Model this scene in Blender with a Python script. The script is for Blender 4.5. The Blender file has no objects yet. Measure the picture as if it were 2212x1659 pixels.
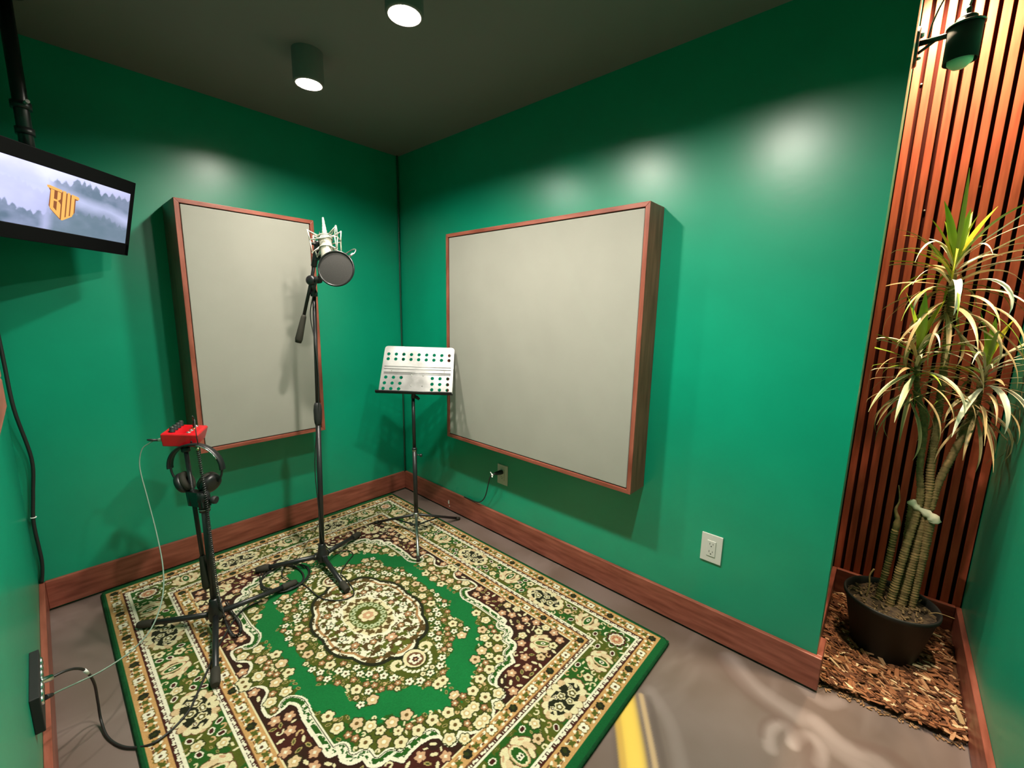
import bpy, math, random
import numpy as np
from mathutils import Vector, Matrix

C = bpy.context.scene.collection
PI = math.pi
rnd = random.Random(7)

# ------------------------------------------------------------------ mesh builder
class MB:
    def __init__(s):
        s.v = []; s.f = []; s.sm = []
    def add(s, vs, fs, smooth=False):
        o = len(s.v)
        s.v += [tuple(map(float, p)) for p in vs]
        for f in fs:
            s.f.append(tuple(i + o for i in f)); s.sm.append(smooth)
        return s
    def box(s, c, size, R=None):
        R = R or Matrix.Identity(3); c = Vector(c)
        vs = []
        for z in (-.5, .5):
            for y in (-.5, .5):
                for x in (-.5, .5):
                    vs.append(c + R @ Vector((x*size[0], y*size[1], z*size[2])))
        return s.add(vs, [(0,2,3,1),(4,5,7,6),(0,1,5,4),(2,6,7,3),(0,4,6,2),(1,3,7,5)])
    def bar(s, a, b, w, h, up=(0,0,1)):
        a = Vector(a); b = Vector(b); d = b - a
        return s.box((a+b)/2, (d.length, w, h), frame(d, up))
    def tube(s, path, r, n=10, closed=False, cap=True):
        P = [Vector(p) for p in path]; m = len(P)
        rs = r if isinstance(r, (list, tuple)) else [r]*m
        T = []
        for i in range(m):
            if closed: d = P[(i+1) % m] - P[i-1]
            else: d = P[min(i+1, m-1)] - P[max(i-1, 0)]
            T.append(d.normalized())
        ref = Vector((0,0,1)) if abs(T[0].z) < .9 else Vector((1,0,0))
        N = (ref - T[0]*ref.dot(T[0])).normalized()
        vs = []
        for i in range(m):
            N = (N - T[i]*N.dot(T[i]))
            N = N.normalized() if N.length > 1e-6 else T[i].orthogonal().normalized()
            B = T[i].cross(N)
            for k in range(n):
                a = 2*PI*k/n
                vs.append(P[i] + (N*math.cos(a) + B*math.sin(a))*rs[i])
        fs = []
        for i in range(m if closed else m-1):
            j = (i+1) % m
            for k in range(n):
                l = (k+1) % n
                fs.append((i*n+k, i*n+l, j*n+l, j*n+k))
        s.add(vs, fs, True)
        if cap and not closed:
            o = len(s.v) - m*n
            s.f.append(tuple(o+k for k in reversed(range(n)))); s.sm.append(False)
            s.f.append(tuple(o+(m-1)*n+k for k in range(n))); s.sm.append(False)
        return s
    def lathe(s, o, axis, prof, n=28, cap=True):
        o = Vector(o); A = Vector(axis).normalized()
        N = A.orthogonal().normalized(); B = A.cross(N)
        vs = []; m = len(prof)
        for r, h in prof:
            for k in range(n):
                a = 2*PI*k/n
                vs.append(o + A*h + (N*math.cos(a) + B*math.sin(a))*r)
        fs = [(i*n+k, i*n+(k+1) % n, (i+1)*n+(k+1) % n, (i+1)*n+k) for i in range(m-1) for k in range(n)]
        s.add(vs, fs, True)
        if cap:
            b = len(s.v) - m*n
            s.f.append(tuple(b+k for k in reversed(range(n)))); s.sm.append(False)
            s.f.append(tuple(b+(m-1)*n+k for k in range(n))); s.sm.append(False)
        return s
    def prism(s, poly, h, M):
        n = len(poly)
        vs = [M @ Vector((x, y, 0)) for x, y in poly] + [M @ Vector((x, y, h)) for x, y in poly]
        fs = [tuple(reversed(range(n))), tuple(range(n, 2*n))]
        fs += [(i, (i+1) % n, n+(i+1) % n, n+i) for i in range(n)]
        return s.add(vs, fs)
    def ball(s, c, r, n=12):
        prof = [(max(1e-4, r*math.sin(PI*i/n)), -r*math.cos(PI*i/n)) for i in range(n+1)]
        return s.lathe(c, (0,0,1), prof, 2*n, cap=False)
    def build(s, name, mat, parent=None, bevel=0, seg=2):
        me = bpy.data.meshes.new(name)
        org = Vector((0,0,0))
        me.from_pydata(s.v, [], s.f)
        me.polygons.foreach_set('use_smooth', s.sm)
        me.materials.append(mat); me.update()
        return link(name, me, parent, bevel, seg)

def link(name, me, parent=None, bevel=0, seg=2):
    o = bpy.data.objects.new(name, me); C.objects.link(o)
    if parent is not None:
        o.parent = parent
        o.matrix_parent_inverse = Matrix.Translation(parent_world(parent)).inverted()
    if bevel:
        md = o.modifiers.new('bevel', 'BEVEL'); md.width = bevel; md.segments = seg
        md.limit_method = 'ANGLE'; md.angle_limit = math.radians(40)
    return o

def parent_world(o):
    t = Vector((0,0,0))
    while o is not None:
        t += o.location; o = o.parent if (o.parent is None or o.type == 'EMPTY') else None
    return t

def frame(d, up=(0,0,1)):
    X = Vector(d).normalized(); U = Vector(up)
    if abs(X.dot(U)) > .98: U = Vector((1,0,0))
    Z = (U - X*U.dot(X)).normalized(); Y = Z.cross(X)
    return Matrix((X, Y, Z)).transposed()

def tag(o, label, cat, group=None, kind=None):
    o['label'] = label; o['category'] = cat
    if group: o['group'] = group
    if kind: o['kind'] = kind
    return o

def thing(name, label, cat, loc=(0,0,0), group=None):
    o = bpy.data.objects.new(name, None); C.objects.link(o)
    o.location = loc; o.empty_display_size = .05
    return tag(o, label, cat, group)

def struct(o):
    o['kind'] = 'structure'; return o

def spline(pts, k=8, closed=False):
    P = [Vector(p) for p in pts]; n = len(P); out = []
    rng = range(n) if closed else range(n-1)
    for i in rng:
        if closed: a, b, c, d = P[i-1], P[i], P[(i+1) % n], P[(i+2) % n]
        else: a, b, c, d = P[max(i-1,0)], P[i], P[i+1], P[min(i+2,n-1)]
        for j in range(k):
            t = j/k
            out.append(.5*((2*b) + (c-a)*t + (2*a-5*b+4*c-d)*t*t + (3*b-a-3*c+d)*t**3))
    if not closed: out.append(P[-1])
    return out

def ring(c, axis, r, n=32):
    A = Vector(axis).normalized(); N = A.orthogonal().normalized(); B = A.cross(N)
    return [Vector(c) + (N*math.cos(2*PI*k/n) + B*math.sin(2*PI*k/n))*r for k in range(n)]

def lerp(a, b, t):
    return Vector(a)*(1-t) + Vector(b)*t

# ------------------------------------------------------------------ materials
def mat(name, col, rough=.5, metal=0, spec=.5, noise=0, nscale=20, bump=0, bscale=80, col2=None, stretch=None, coat=0, detail=4):
    m = bpy.data.materials.new(name); m.use_nodes = True
    nt = m.node_tree; b = nt.nodes['Principled BSDF']
    b.inputs['Base Color'].default_value = (*col, 1)
    b.inputs['Roughness'].default_value = rough
    b.inputs['Metallic'].default_value = metal
    b.inputs['Specular IOR Level'].default_value = spec
    b.inputs['Coat Weight'].default_value = coat
    tc = nt.nodes.new('ShaderNodeTexCoord'); mp = nt.nodes.new('ShaderNodeMapping')
    nt.links.new(tc.outputs['Object'], mp.inputs['Vector'])
    if stretch: mp.inputs['Scale'].default_value = stretch
    if noise or col2:
        n = nt.nodes.new('ShaderNodeTexNoise'); n.inputs['Scale'].default_value = nscale; n.inputs['Detail'].default_value = detail
        nt.links.new(mp.outputs['Vector'], n.inputs['Vector'])
        r = nt.nodes.new('ShaderNodeValToRGB')
        c2 = col2 or tuple(c*(1-noise) for c in col)
        r.color_ramp.elements[0].position = .32; r.color_ramp.elements[1].position = .68
        r.color_ramp.elements[0].color = (*c2, 1); r.color_ramp.elements[1].color = (*col, 1)
        nt.links.new(n.outputs['Fac'], r.inputs['Fac'])
        nt.links.new(r.outputs['Color'], b.inputs['Base Color'])
    if bump:
        n2 = nt.nodes.new('ShaderNodeTexNoise'); n2.inputs['Scale'].default_value = bscale; n2.inputs['Detail'].default_value = 5
        nt.links.new(mp.outputs['Vector'], n2.inputs['Vector'])
        bp = nt.nodes.new('ShaderNodeBump'); bp.inputs['Strength'].default_value = bump; bp.inputs['Distance'].default_value = .004
        nt.links.new(n2.outputs['Fac'], bp.inputs['Height']); nt.links.new(bp.outputs['Normal'], b.inputs['Normal'])
    return m

def attr_mat(name, rough=.8, spec=.3, emit=0, bump=0, bscale=400, sheen=0, trans=0):
    m = bpy.data.materials.new(name); m.use_nodes = True
    nt = m.node_tree; b = nt.nodes['Principled BSDF']
    a = nt.nodes.new('ShaderNodeAttribute'); a.attribute_name = 'Col'
    if emit:
        b.inputs['Base Color'].default_value = (0.01,0.01,0.01,1)
        nt.links.new(a.outputs['Color'], b.inputs['Emission Color']); b.inputs['Emission Strength'].default_value = emit
    else:
        nt.links.new(a.outputs['Color'], b.inputs['Base Color'])
    b.inputs['Roughness'].default_value = rough; b.inputs['Specular IOR Level'].default_value = spec
    b.inputs['Sheen Weight'].default_value = sheen
    if bump:
        tc = nt.nodes.new('ShaderNodeTexCoord')
        n2 = nt.nodes.new('ShaderNodeTexNoise'); n2.inputs['Scale'].default_value = bscale; n2.inputs['Detail'].default_value = 2
        nt.links.new(tc.outputs['Object'], n2.inputs['Vector'])
        bp = nt.nodes.new('ShaderNodeBump'); bp.inputs['Strength'].default_value = bump; bp.inputs['Distance'].default_value = .003
        nt.links.new(n2.outputs['Fac'], bp.inputs['Height']); nt.links.new(bp.outputs['Normal'], b.inputs['Normal'])
    return m

def emat(name, col, strength):
    m = bpy.data.materials.new(name); m.use_nodes = True
    b = m.node_tree.nodes['Principled BSDF']
    b.inputs['Base Color'].default_value = (0,0,0,1)
    b.inputs['Emission Color'].default_value = (*col, 1); b.inputs['Emission Strength'].default_value = strength
    return m

GREEN = (.0003, .272, .152)
M_wall = mat('green_wall_paint', GREEN, .33, spec=.66, noise=.12, nscale=3, bump=.05, bscale=45)
M_ceil = mat('black_ceiling_paint', (.19,.163,.152), .85, spec=.2, bump=.05, bscale=60)
WOOD = (.31,.090,.058); WOOD2 = (.165,.038,.022)
def wood(name, st): return mat(name, WOOD, .38, spec=.45, col2=WOOD2, nscale=5, stretch=st, bump=.06, bscale=30, detail=7)
M_wx = wood('red_wood_grain_along', (1.2, 9, 9)); M_wy = wood('red_wood_grain_across', (9, 1.2, 9)); M_wz = wood('red_wood_grain_upright', (9, 9, 1.2))
M_fab = mat('grey_beige_acoustic_cloth', (.285,.278,.243), .9, spec=.15, noise=.05, nscale=6, bump=.12, bscale=700)
M_black = mat('black_powder_coat', (.012,.012,.013), .38, spec=.5)
M_blackm = mat('black_matte_plastic', (.014,.014,.014), .6, spec=.4)
M_rubber = mat('worn_black_rubber', (.03,.027,.02), .75, spec=.3)
M_chrome = mat('chrome', (.75,.75,.75), .15, metal=1)
M_steel = mat('brushed_steel', (.62,.61,.59), .32, metal=1, noise=.25, nscale=14)
M_desk = mat('scuffed_silver_sheet', (.37,.37,.36), .36, metal=.6, noise=.5, nscale=9, detail=6)
M_champ = mat('champagne_metal', (.50,.475,.395), .33, metal=.25)
M_mesh = mat('champagne_grille', (.62,.59,.49), .4, metal=.5, bump=.6, bscale=900)
M_pop = mat('dark_grey_nylon', (.04,.038,.036), .8, spec=.2, noise=.25, nscale=300)
M_red = mat('red_enamel', (.52,.003,.010), .28, spec=.6)
M_white = mat('white_plastic', (.55,.54,.50), .4)
M_ivory = mat('light_almond_plastic', (.50,.45,.37), .4)
M_dark = mat('dark_slot', (.02,.018,.015), .6)
M_tag = mat('white_tie', (.85,.85,.82), .5)
M_vein = mat('green_white_cable', (.13,.20,.15), .45)
M_cable = mat('black_cable', (.013,.013,.012), .5)
M_gcable = mat('dark_green_cable', (.006,.05,.027), .45)
M_slat = mat('red_oak_slat', (.44,.082,.038), .55, spec=.25, col2=(.29,.046,.020), nscale=7, stretch=(9,9,.9), detail=7)
M_felt = mat('dark_felt', (.045,.008,.005), .95, spec=.1)
M_pot = mat('dark_nursery_pot', (.016,.014,.012), .55, spec=.35)
M_soil = mat('potting_bark_soil', (.10,.062,.03), .95, col2=(.025,.014,.008), nscale=60, bump=1, bscale=70)
M_stem = mat('ringed_cane_bark', (.33,.20,.075), .8, col2=(.17,.10,.035), nscale=60)
M_cut = mat('pale_cut_wood', (.80,.70,.50), .8)
M_screenb = mat('black_monitor_shell', (.0025,.0025,.003), .55, spec=.12)
M_brass = mat('brass_ring', (.75,.52,.22), .25, metal=1)
M_gunmetal = mat('dark_pole_metal', (.05,.05,.05), .3, metal=.8)
M_glass = mat('dark_window_pane', (.01,.012,.012), .06, spec=.6)

# ------------------------------------------------------------------ the room
W = 2.973; NEAR = -1.838; H = 2.352; RE = 2.552; AX = 2.532; ALC = .78; AH = 2.80; BT = .018; BH = .137
def panelbox(name, lo, hi, m, parent=None, bevel=0):
    b = MB(); lo = Vector(lo); hi = Vector(hi)
    b.box((lo+hi)/2, hi-lo); return b.build(name, m, parent, bevel)

struct(panelbox('wall_left', (-BT-.12, NEAR-.14, 0), (-BT, .12, H+.06), M_wall))
struct(panelbox('wall_right', (-BT, BT, 0), (RE, BT+.10, H+.5), M_wall))
struct(panelbox('wall_near', (-BT, NEAR-BT-.12, 0), (W+.12, NEAR-BT, H+.06), M_wall))
struct(panelbox('wall_side', (W, NEAR-BT, 0), (W+.12, ALC+.14, AH), M_wall))
struct(panelbox('wall_alcove', (AX-.10, BT+.10, 0), (AX, ALC+.14, AH), M_wall))
struct(panelbox('wall_back', (AX, ALC+.02, 0), (W, ALC+.14, AH), M_felt))
struct(panelbox('ceiling', (-BT-.12, NEAR-BT-.12, H), (W+.12, BT, H+.06), M_ceil))
struct(panelbox('ceiling_alcove', (RE-.1, BT, AH), (W+.12, ALC+.14, AH+.05), M_ceil))
struct(panelbox('ceiling_drop', (RE, BT, H+.06), (W, BT+.02, AH), M_ceil))

def baseboard(name, a, b, m, t=BT):
    # thickness grows into the room from the wall face; bottom has a dark gap
    bb = MB(); a = Vector(a); b = Vector(b); d = (b-a)
    mb = MB().bar(a + Vector((0,0,.007+BH/2)), b + Vector((0,0,.007+BH/2)), t, BH-.007)
    o = mb.build(name, m, None, .0025); return struct(o)
baseboard('baseboard_left', (-BT/2, NEAR, 0), (-BT/2, -.0, 0), M_wy)
bbr = baseboard('baseboard_right', (-BT/2, BT/2, 0), (RE+BT, BT/2, 0), M_wx)
baseboard('baseboard_near', (-BT/2, NEAR-BT/2, 0), (W, NEAR-BT/2, 0), M_wx)
baseboard('baseboard_side', (W-BT/2, NEAR, 0), (W-BT/2, ALC-.03, 0), M_wy)
baseboard('baseboard_end', (RE+BT/2, BT, 0), (RE+BT/2, BT+.118, 0), M_wy)
baseboard('baseboard_alcove', (AX+BT/2, BT+.118, 0), (AX+BT/2, ALC-.03, 0), M_wy)
baseboard('baseboard_back', (AX+BT, ALC-.035, 0), (W-BT, ALC-.035, 0), M_wx, .02)
ch = MB(); ch2 = MB()
ch.prism([(-.006,-.01),(.004,-.012),(.007,-.002),(.003,.004),(.006,.012),(-.002,.016),(-.007,.006)], .0012, Matrix.Translation((.51,.0006,.060)) @ Matrix.Rotation(PI/2,4,'X'))
ch2.prism([(-.004,-.004),(.005,-.005),(.006,.002),(-.003,.003)], .0012, Matrix.Translation((.517,.0006,.036)) @ Matrix.Rotation(PI/2,4,'X'))
co = ch2.build('chipped_spot', M_white, bbr); co = ch.build('chipped_spot', M_white, bbr); co['label'] = 'small white chipped spot in the wood'

# slatted wood cladding
sl = MB(); pitch = .0372; x = AX+.004
while x + .024 < W:
    sl.box((x+.012, ALC-.012, .13+(AH-.13)/2), (.0245, .022, AH-.13)); x += pitch
slo = struct(sl.build('wall_slats', M_slat, None, .0012, 1))
for sx, sz in ((AX+.0347+.0372*2, 1.79), (AX+.0347+.0372*6, 1.86), (AX+.0347, 2.29)):
    so = MB().lathe((sx, ALC+.020, sz), (0,-1,0), [(.004,0),(.004,.006),(.0015,.008)], 10).build('screw', M_champ, slo); so['label'] = 'small pale screw head in a dark gap'

# window trim on the near wall
wn = MB(); wy = NEAR-BT
for lo, hi in (((1.66,1.19),(2.30,1.235)), ((1.66,1.815),(2.30,1.86)), ((1.66,1.235),(1.705,1.815)), ((2.255,1.235),(2.30,1.815))):
    wn.box(((lo[0]+hi[0])/2, wy+.038, (lo[1]+hi[1])/2), (hi[0]-lo[0], .076, hi[1]-lo[1]))
wno = struct(wn.build('window_1', M_wx, None, .003))
MB().box((1.98, wy+.012, 1.525), (.55,.012,.58)).build('pane', M_glass, wno)

# ------------------------------------------------------------------ numpy painting
def vnoise(x, y, seed=0):
    xi = np.floor(x).astype(np.int64); yi = np.floor(y).astype(np.int64); fx = x-xi; fy = y-yi
    fx = fx*fx*(3-2*fx); fy = fy*fy*(3-2*fy)
    def h(a, b):
        n = (a*374761393 + b*668265263 + seed*974711) & 0x7fffffff
        n = ((n ^ (n >> 13))*1274126177) & 0x7fffffff
        return ((n ^ (n >> 16)) & 0xffff)/65535.
    return (h(xi,yi)*(1-fx)+h(xi+1,yi)*fx)*(1-fy) + (h(xi,yi+1)*(1-fx)+h(xi+1,yi+1)*fx)*fy
def fbm(x, y, seed=0, o=4):
    r = 0; a = .5
    for i in range(o):
        r = r + a*vnoise(x, y, seed+i); x = x*2.03; y = y*2.03; a *= .5
    return r/(1-.5**o)

def grid_mesh(name, X, Y, Z, col, m, smooth=True):
    ny, nx = X.shape
    me = bpy.data.meshes.new(name)
    co = np.stack([X, Y, Z], -1).reshape(-1, 3).astype(np.float32)
    i = np.arange(ny*nx).reshape(ny, nx)
    q = np.stack([i[:-1,:-1], i[:-1,1:], i[1:,1:], i[1:,:-1]], -1).reshape(-1, 4)
    me.vertices.add(len(co)); me.vertices.foreach_set('co', co.ravel())
    me.loops.add(q.size); me.loops.foreach_set('vertex_index', q.ravel().astype(np.int32))
    me.polygons.add(len(q)); me.polygons.foreach_set('loop_start', np.arange(0, q.size, 4, dtype=np.int32))
    me.polygons.foreach_set('use_smooth', np.full(len(q), smooth))
    me.update(calc_edges=True)
    a = me.color_attributes.new('Col', 'FLOAT_COLOR', 'POINT')
    c = np.ones((ny*nx, 4), np.float32); c[:, :3] = col.reshape(-1, 3)
    a.data.foreach_set('color', c.ravel())
    me.materials.append(m); me.validate()
    return me

class Canvas:
    def __init__(s, u0, v0, nu, nv, st):
        s.u0, s.v0, s.st = u0, v0, st; s.nu, s.nv = nu, nv
        s.U, s.V = np.meshgrid(u0 + st*np.arange(nu), v0 + st*np.arange(nv))
        s.c = np.zeros((nv, nu, 3))
    def win(s, u, v, r):
        a = max(0, int((u-r-s.u0)/s.st)); b = min(s.nu, int((u+r-s.u0)/s.st)+2)
        c = max(0, int((v-r-s.v0)/s.st)); d = min(s.nv, int((v+r-s.v0)/s.st)+2)
        return (slice(c, max(c,d)), slice(a, max(a,b)))
    def put(s, w, m, col): s.c[w][m] = col
    def ell(s, u, v, a, b, ang, col):
        w = s.win(u, v, max(a,b)); x = s.U[w]-u; y = s.V[w]-v; ca, sa = math.cos(ang), math.sin(ang)
        s.put(w, ((x*ca+y*sa)/a)**2 + ((-x*sa+y*ca)/b)**2 < 1, col)
    def flower(s, u, v, r, col, n=5, mid=None, out=None, rot=0., deep=.28):
        w = s.win(u, v, r*1.4); x = s.U[w]-u; y = s.V[w]-v; d = np.hypot(x, y); t = np.arctan2(y, x)+rot
        rr = r*(1-deep+deep*np.abs(np.cos(n*t/2)))
        if out is not None: s.put(w, d < rr+.004, out)
        s.put(w, d < rr, col)
        if mid is not None: s.put(w, d < r*.30, mid)
    def line(s, pts, wd, col, closed=False):
        P = list(pts) + ([pts[0]] if closed else [])
        for (a, b), (c, d) in zip(P[:-1], P[1:]):
            w = s.win((a+c)/2, (b+d)/2, max(abs(a-c), abs(b-d))/2 + wd)
            s.put(w, segd(s.U[w], s.V[w], a, b, c, d) < wd/2, col)
def segd(U, V, a, b, c, d):
    L = (c-a)**2 + (d-b)**2 + 1e-12
    t = np.clip(((U-a)*(c-a) + (V-b)*(d-b))/L, 0, 1)
    return np.hypot(U-a-t*(c-a), V-b-t*(d-b))
def polyd(U, V, P, closed=False):
    Q = list(P) + ([P[0]] if closed else []); r = np.full(U.shape, 9.)
    for (a, b), (c, d) in zip(Q[:-1], Q[1:]): r = np.minimum(r, segd(U, V, a, b, c, d))
    return r
def inpoly(U, V, P):
    r = np.zeros(U.shape, bool); n = len(P)
    for i in range(n):
        (a, b), (c, d) = P[i], P[(i+1) % n]
        if b == d: continue
        r ^= ((b > V) != (d > V)) & (U < (c-a)*(V-b)/(d-b) + a)
    return r
def sm2(pts, k=5):
    return [(p.x, p.y) for p in spline([(a, b, 0) for a, b in pts], k)]

# ------------------------------------------------------------------ floor (swirled coating)
st = .005
fx, fy = np.meshgrid(np.arange(-.02, W+.01, st), np.arange(NEAR-.02, ALC+.01, st))
wx = fx + .25*fbm(fx*1.3+3, fy*1.3, 5) ; wy2 = fy + .25*fbm(fx*1.3, fy*1.3+9, 8)
n1 = fbm(wx*2.2, wy2*2.2, 21, 5); n2 = fbm(wx*4.5+7, wy2*1.6, 33, 5)
c0 = np.array([.205,.152,.136]); c1 = np.array([.125,.083,.062])
t = np.clip((n1-.3)/.4, 0, 1)[..., None]
fc = c1*(1-t) + c0*t
t2 = np.clip((n2-.60)/.18, 0, 1)[..., None]*.45
fc = fc*(1-t2) + np.array([.33,.255,.235])*t2
def soft(pts, wd, col, amt):
    global fc
    d = polyd(fx, fy, pts)
    a = np.clip(1-(d/wd)**2, 0, 1)[..., None]*amt
    fc = fc*(1-a) + np.array(col)*a
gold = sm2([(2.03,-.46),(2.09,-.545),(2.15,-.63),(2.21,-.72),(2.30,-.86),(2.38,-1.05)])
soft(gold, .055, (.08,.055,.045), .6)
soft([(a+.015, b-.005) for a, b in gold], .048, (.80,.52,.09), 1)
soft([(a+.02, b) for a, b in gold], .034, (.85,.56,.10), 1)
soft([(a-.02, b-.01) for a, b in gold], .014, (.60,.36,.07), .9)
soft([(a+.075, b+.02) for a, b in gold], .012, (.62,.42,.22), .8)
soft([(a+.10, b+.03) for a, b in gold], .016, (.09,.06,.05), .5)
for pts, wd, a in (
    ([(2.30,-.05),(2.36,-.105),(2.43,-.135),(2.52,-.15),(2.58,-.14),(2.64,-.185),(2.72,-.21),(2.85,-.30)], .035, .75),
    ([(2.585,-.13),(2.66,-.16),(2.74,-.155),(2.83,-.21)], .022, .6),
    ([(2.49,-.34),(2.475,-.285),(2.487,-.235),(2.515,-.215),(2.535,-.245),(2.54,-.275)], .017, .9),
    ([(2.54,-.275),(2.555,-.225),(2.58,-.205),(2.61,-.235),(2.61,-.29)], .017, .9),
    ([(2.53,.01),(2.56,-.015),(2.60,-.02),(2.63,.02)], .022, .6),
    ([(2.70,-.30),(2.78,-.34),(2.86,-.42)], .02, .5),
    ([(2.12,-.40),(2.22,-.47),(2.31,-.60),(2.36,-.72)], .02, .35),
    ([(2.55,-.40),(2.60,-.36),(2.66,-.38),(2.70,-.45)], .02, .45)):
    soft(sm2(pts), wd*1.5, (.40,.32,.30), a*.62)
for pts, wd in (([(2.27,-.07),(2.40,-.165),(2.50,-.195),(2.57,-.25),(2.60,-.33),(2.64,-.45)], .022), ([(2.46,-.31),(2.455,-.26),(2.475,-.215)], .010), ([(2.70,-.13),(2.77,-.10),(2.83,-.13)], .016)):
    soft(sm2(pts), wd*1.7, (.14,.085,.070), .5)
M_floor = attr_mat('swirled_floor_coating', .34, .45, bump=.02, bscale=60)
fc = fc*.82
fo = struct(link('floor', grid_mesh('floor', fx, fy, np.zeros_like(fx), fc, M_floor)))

# ------------------------------------------------------------------ rug
RX, RY = 1.0375, .773            # half sizes
rs = .0025
HU, HV = RX, RY
cv = Canvas(rs/2, rs/2, int(HU/rs), int(HV/rs), rs)
U, V = cv.U, cv.V
k = lambda r, g, b: np.array([r, g, b])
CREAM = k(.78,.70,.42); WHT = k(.86,.82,.62); TAN = k(.60,.34,.125); PEACH = k(.62,.36,.20)
OLIVE = k(.085,.105,.012); DGRN = k(.022,.10,.012); BGRN = k(.008,.17,.040); EDGE = k(.006,.105,.026)
MAR = k(.060,.014,.009); BLK = k(.018,.020,.008); BRN = k(.16,.07,.03); OLD = k(.035,.045,.008)
eu = HU-U; ev = HV-V+.018; de = np.minimum(eu, ev)
tt = np.where(eu < ev, V, U)
gn = fbm(U*14, V*14, 3)
field_green = np.where((gn > .5)[..., None], OLIVE, DGRN)
cv.c[:] = field_green
def band(a, b, col): cv.c[(de >= a) & (de < b)] = col
band(0, .032, EDGE); band(.032, .088, TAN); band(.083, .0865, MAR)
def guard(a, b, solid_in, ph):
    band(a, b, MAR)
    f = np.mod(tt + ph, .034)/.034
    w = (de-a)/(b-a)
    m = (de >= a) & (de < b)
    lo, hi = (.14, .52) if solid_in else (.48, .86)
    zig = .06*np.sign(np.sin(tt*2*PI/.017))
    cv.c[m & (w > lo+zig) & (w < hi+zig) & (f < .60)] = WHT
    cv.c[m & ((w > .60) if solid_in else (w < .40))] = WHT
    cv.c[m & (f > .78) & (f < .90) & (w > lo+.05) & (w < hi-.05)] = WHT
guard(.0865, .108, True, 0)
guard(.225, .246, False, .01)
band(.246, .295, TAN); band(.246, .249, BRN); band(.295, .3005, CREAM)
mar = np.where((fbm(U*9, V*9, 17) > .5)[..., None], MAR, k(.035,.014,.008))
fm = de >= .3005
cv.c[fm] = mar[fm]

def place(short, dist, w):            # position on a band: w from the edge, dist from the band's own corner
    return (HU-w, HV-w+.018-dist) if short else (HU-w-dist, HV-w+.018)
def strip(w, nshort, nlong):
    for short, n, half in ((True, nshort, HV-w+.018), (False, nlong, HU-w)):
        stp = half/n
        for i in range(n+1):
            u, v = place(short, i*stp, w)
            if i % 2 == 0:
                cv.flower(u, v, .0165, BLK, 6, OLD, None, .3, .18); cv.ell(u-.004, v+.003, .006, .006, 0, OLD)
            else:
                cv.flower(u, v, .0175, WHT, 4, k(.10,.05,.02), k(.20,.13,.02), PI/4, .30)
            if i < n:
                for q, sg in ((.34, 1), (.66, -1)):
                    u2, v2 = place(short, (i+q)*stp, w)
                    d = (0, 1) if short else (1, 0); p = (1, 0) if short else (0, 1)
                    a0 = 0 if not short else PI/2
                    cv.ell(u2, v2, .015, .0055, a0+.6*sg, k(.09,.11,.015))
                    cv.ell(u2, v2, .013, .0045, a0-.8*sg, k(.09,.11,.015))
                    for ox, oy in ((.013, .010), (-.012, .011), (.004, -.014)):
                        cv.ell(u2+ox*d[0]+oy*p[0]*sg, v2+ox*d[1]+oy*p[1]*sg, .0062, .0045, a0+ox*40, WHT)
                    cv.ell(u2+.016*d[0]-.012*p[0]*sg, v2+.016*d[1]-.012*p[1]*sg, .005, .003, a0, k(.10,.03,.012))
                    u3, v3 = place(short, (i+.5+(.42 if sg < 0 else -.42)*.45)*stp, w)
                    cv.ell(u3+.012*p[0]*sg, v3+.012*p[1]*sg, .008, .0022, a0, BRN)
strip(.058, 7, 10); strip(.272, 5, 8)

rr = random.Random(11)
taken = []
def free(u, v, r):
    return all((u-a)**2 + (v-b)**2 > (r+c)**2 for a, b, c in taken)
def curl(u, v, r, ang, sg, col, wd):
    pts = []
    for i in range(12):
        t = i/11; a = ang + sg*t*4.2; q = r*(1-.68*t)
        pts.append((u+q*math.cos(a), v+q*math.sin(a)))
    cv.line(pts, wd, col)
def palmette(u, v, ang, s, core=DGRN):
    ca, sa = math.cos(ang), math.sin(ang)
    L = lambda x, y: (u+(x*ca-y*sa)*s, v+(x*sa+y*ca)*s)
    for sg in (-1, 1):
        for (x, y, a, b, th) in ((-.018,.030,.030,.012,.9), (.008,.036,.022,.010,.3), (-.034,.018,.016,.008,1.5), (.028,.026,.016,.008,-.3)):
            p = L(x, y*sg); cv.ell(*p, a*s+.003, b*s+.003, ang+th*sg, BRN)
        for (x, y, a, b, th, c) in ((-.018,.030,.030,.012,.9,CREAM), (.008,.036,.022,.010,.3,k(.74,.56,.33)), (-.034,.018,.016,.008,1.5,CREAM), (.028,.026,.016,.008,-.3,CREAM)):
            p = L(x, y*sg); cv.ell(*p, a*s, b*s, ang+th*sg, c)
        p = L(-.022, .034*sg); cv.ell(*p, .010*s, .004*s, ang+.9*sg, k(.62,.36,.20))
    p = L(.006, 0); cv.ell(*p, .036*s, .019*s, ang, PEACH); cv.ell(*p, .033*s, .016*s, ang, CREAM)
    cv.ell(*p, .027*s, .012*s, ang, core); q = L(.010, 0); cv.ell(*q, .010*s, .006*s, ang, WHT); cv.ell(*q, .004*s, .003*s, ang, BLK)
    taken.append((u, v, .052*s))
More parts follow.
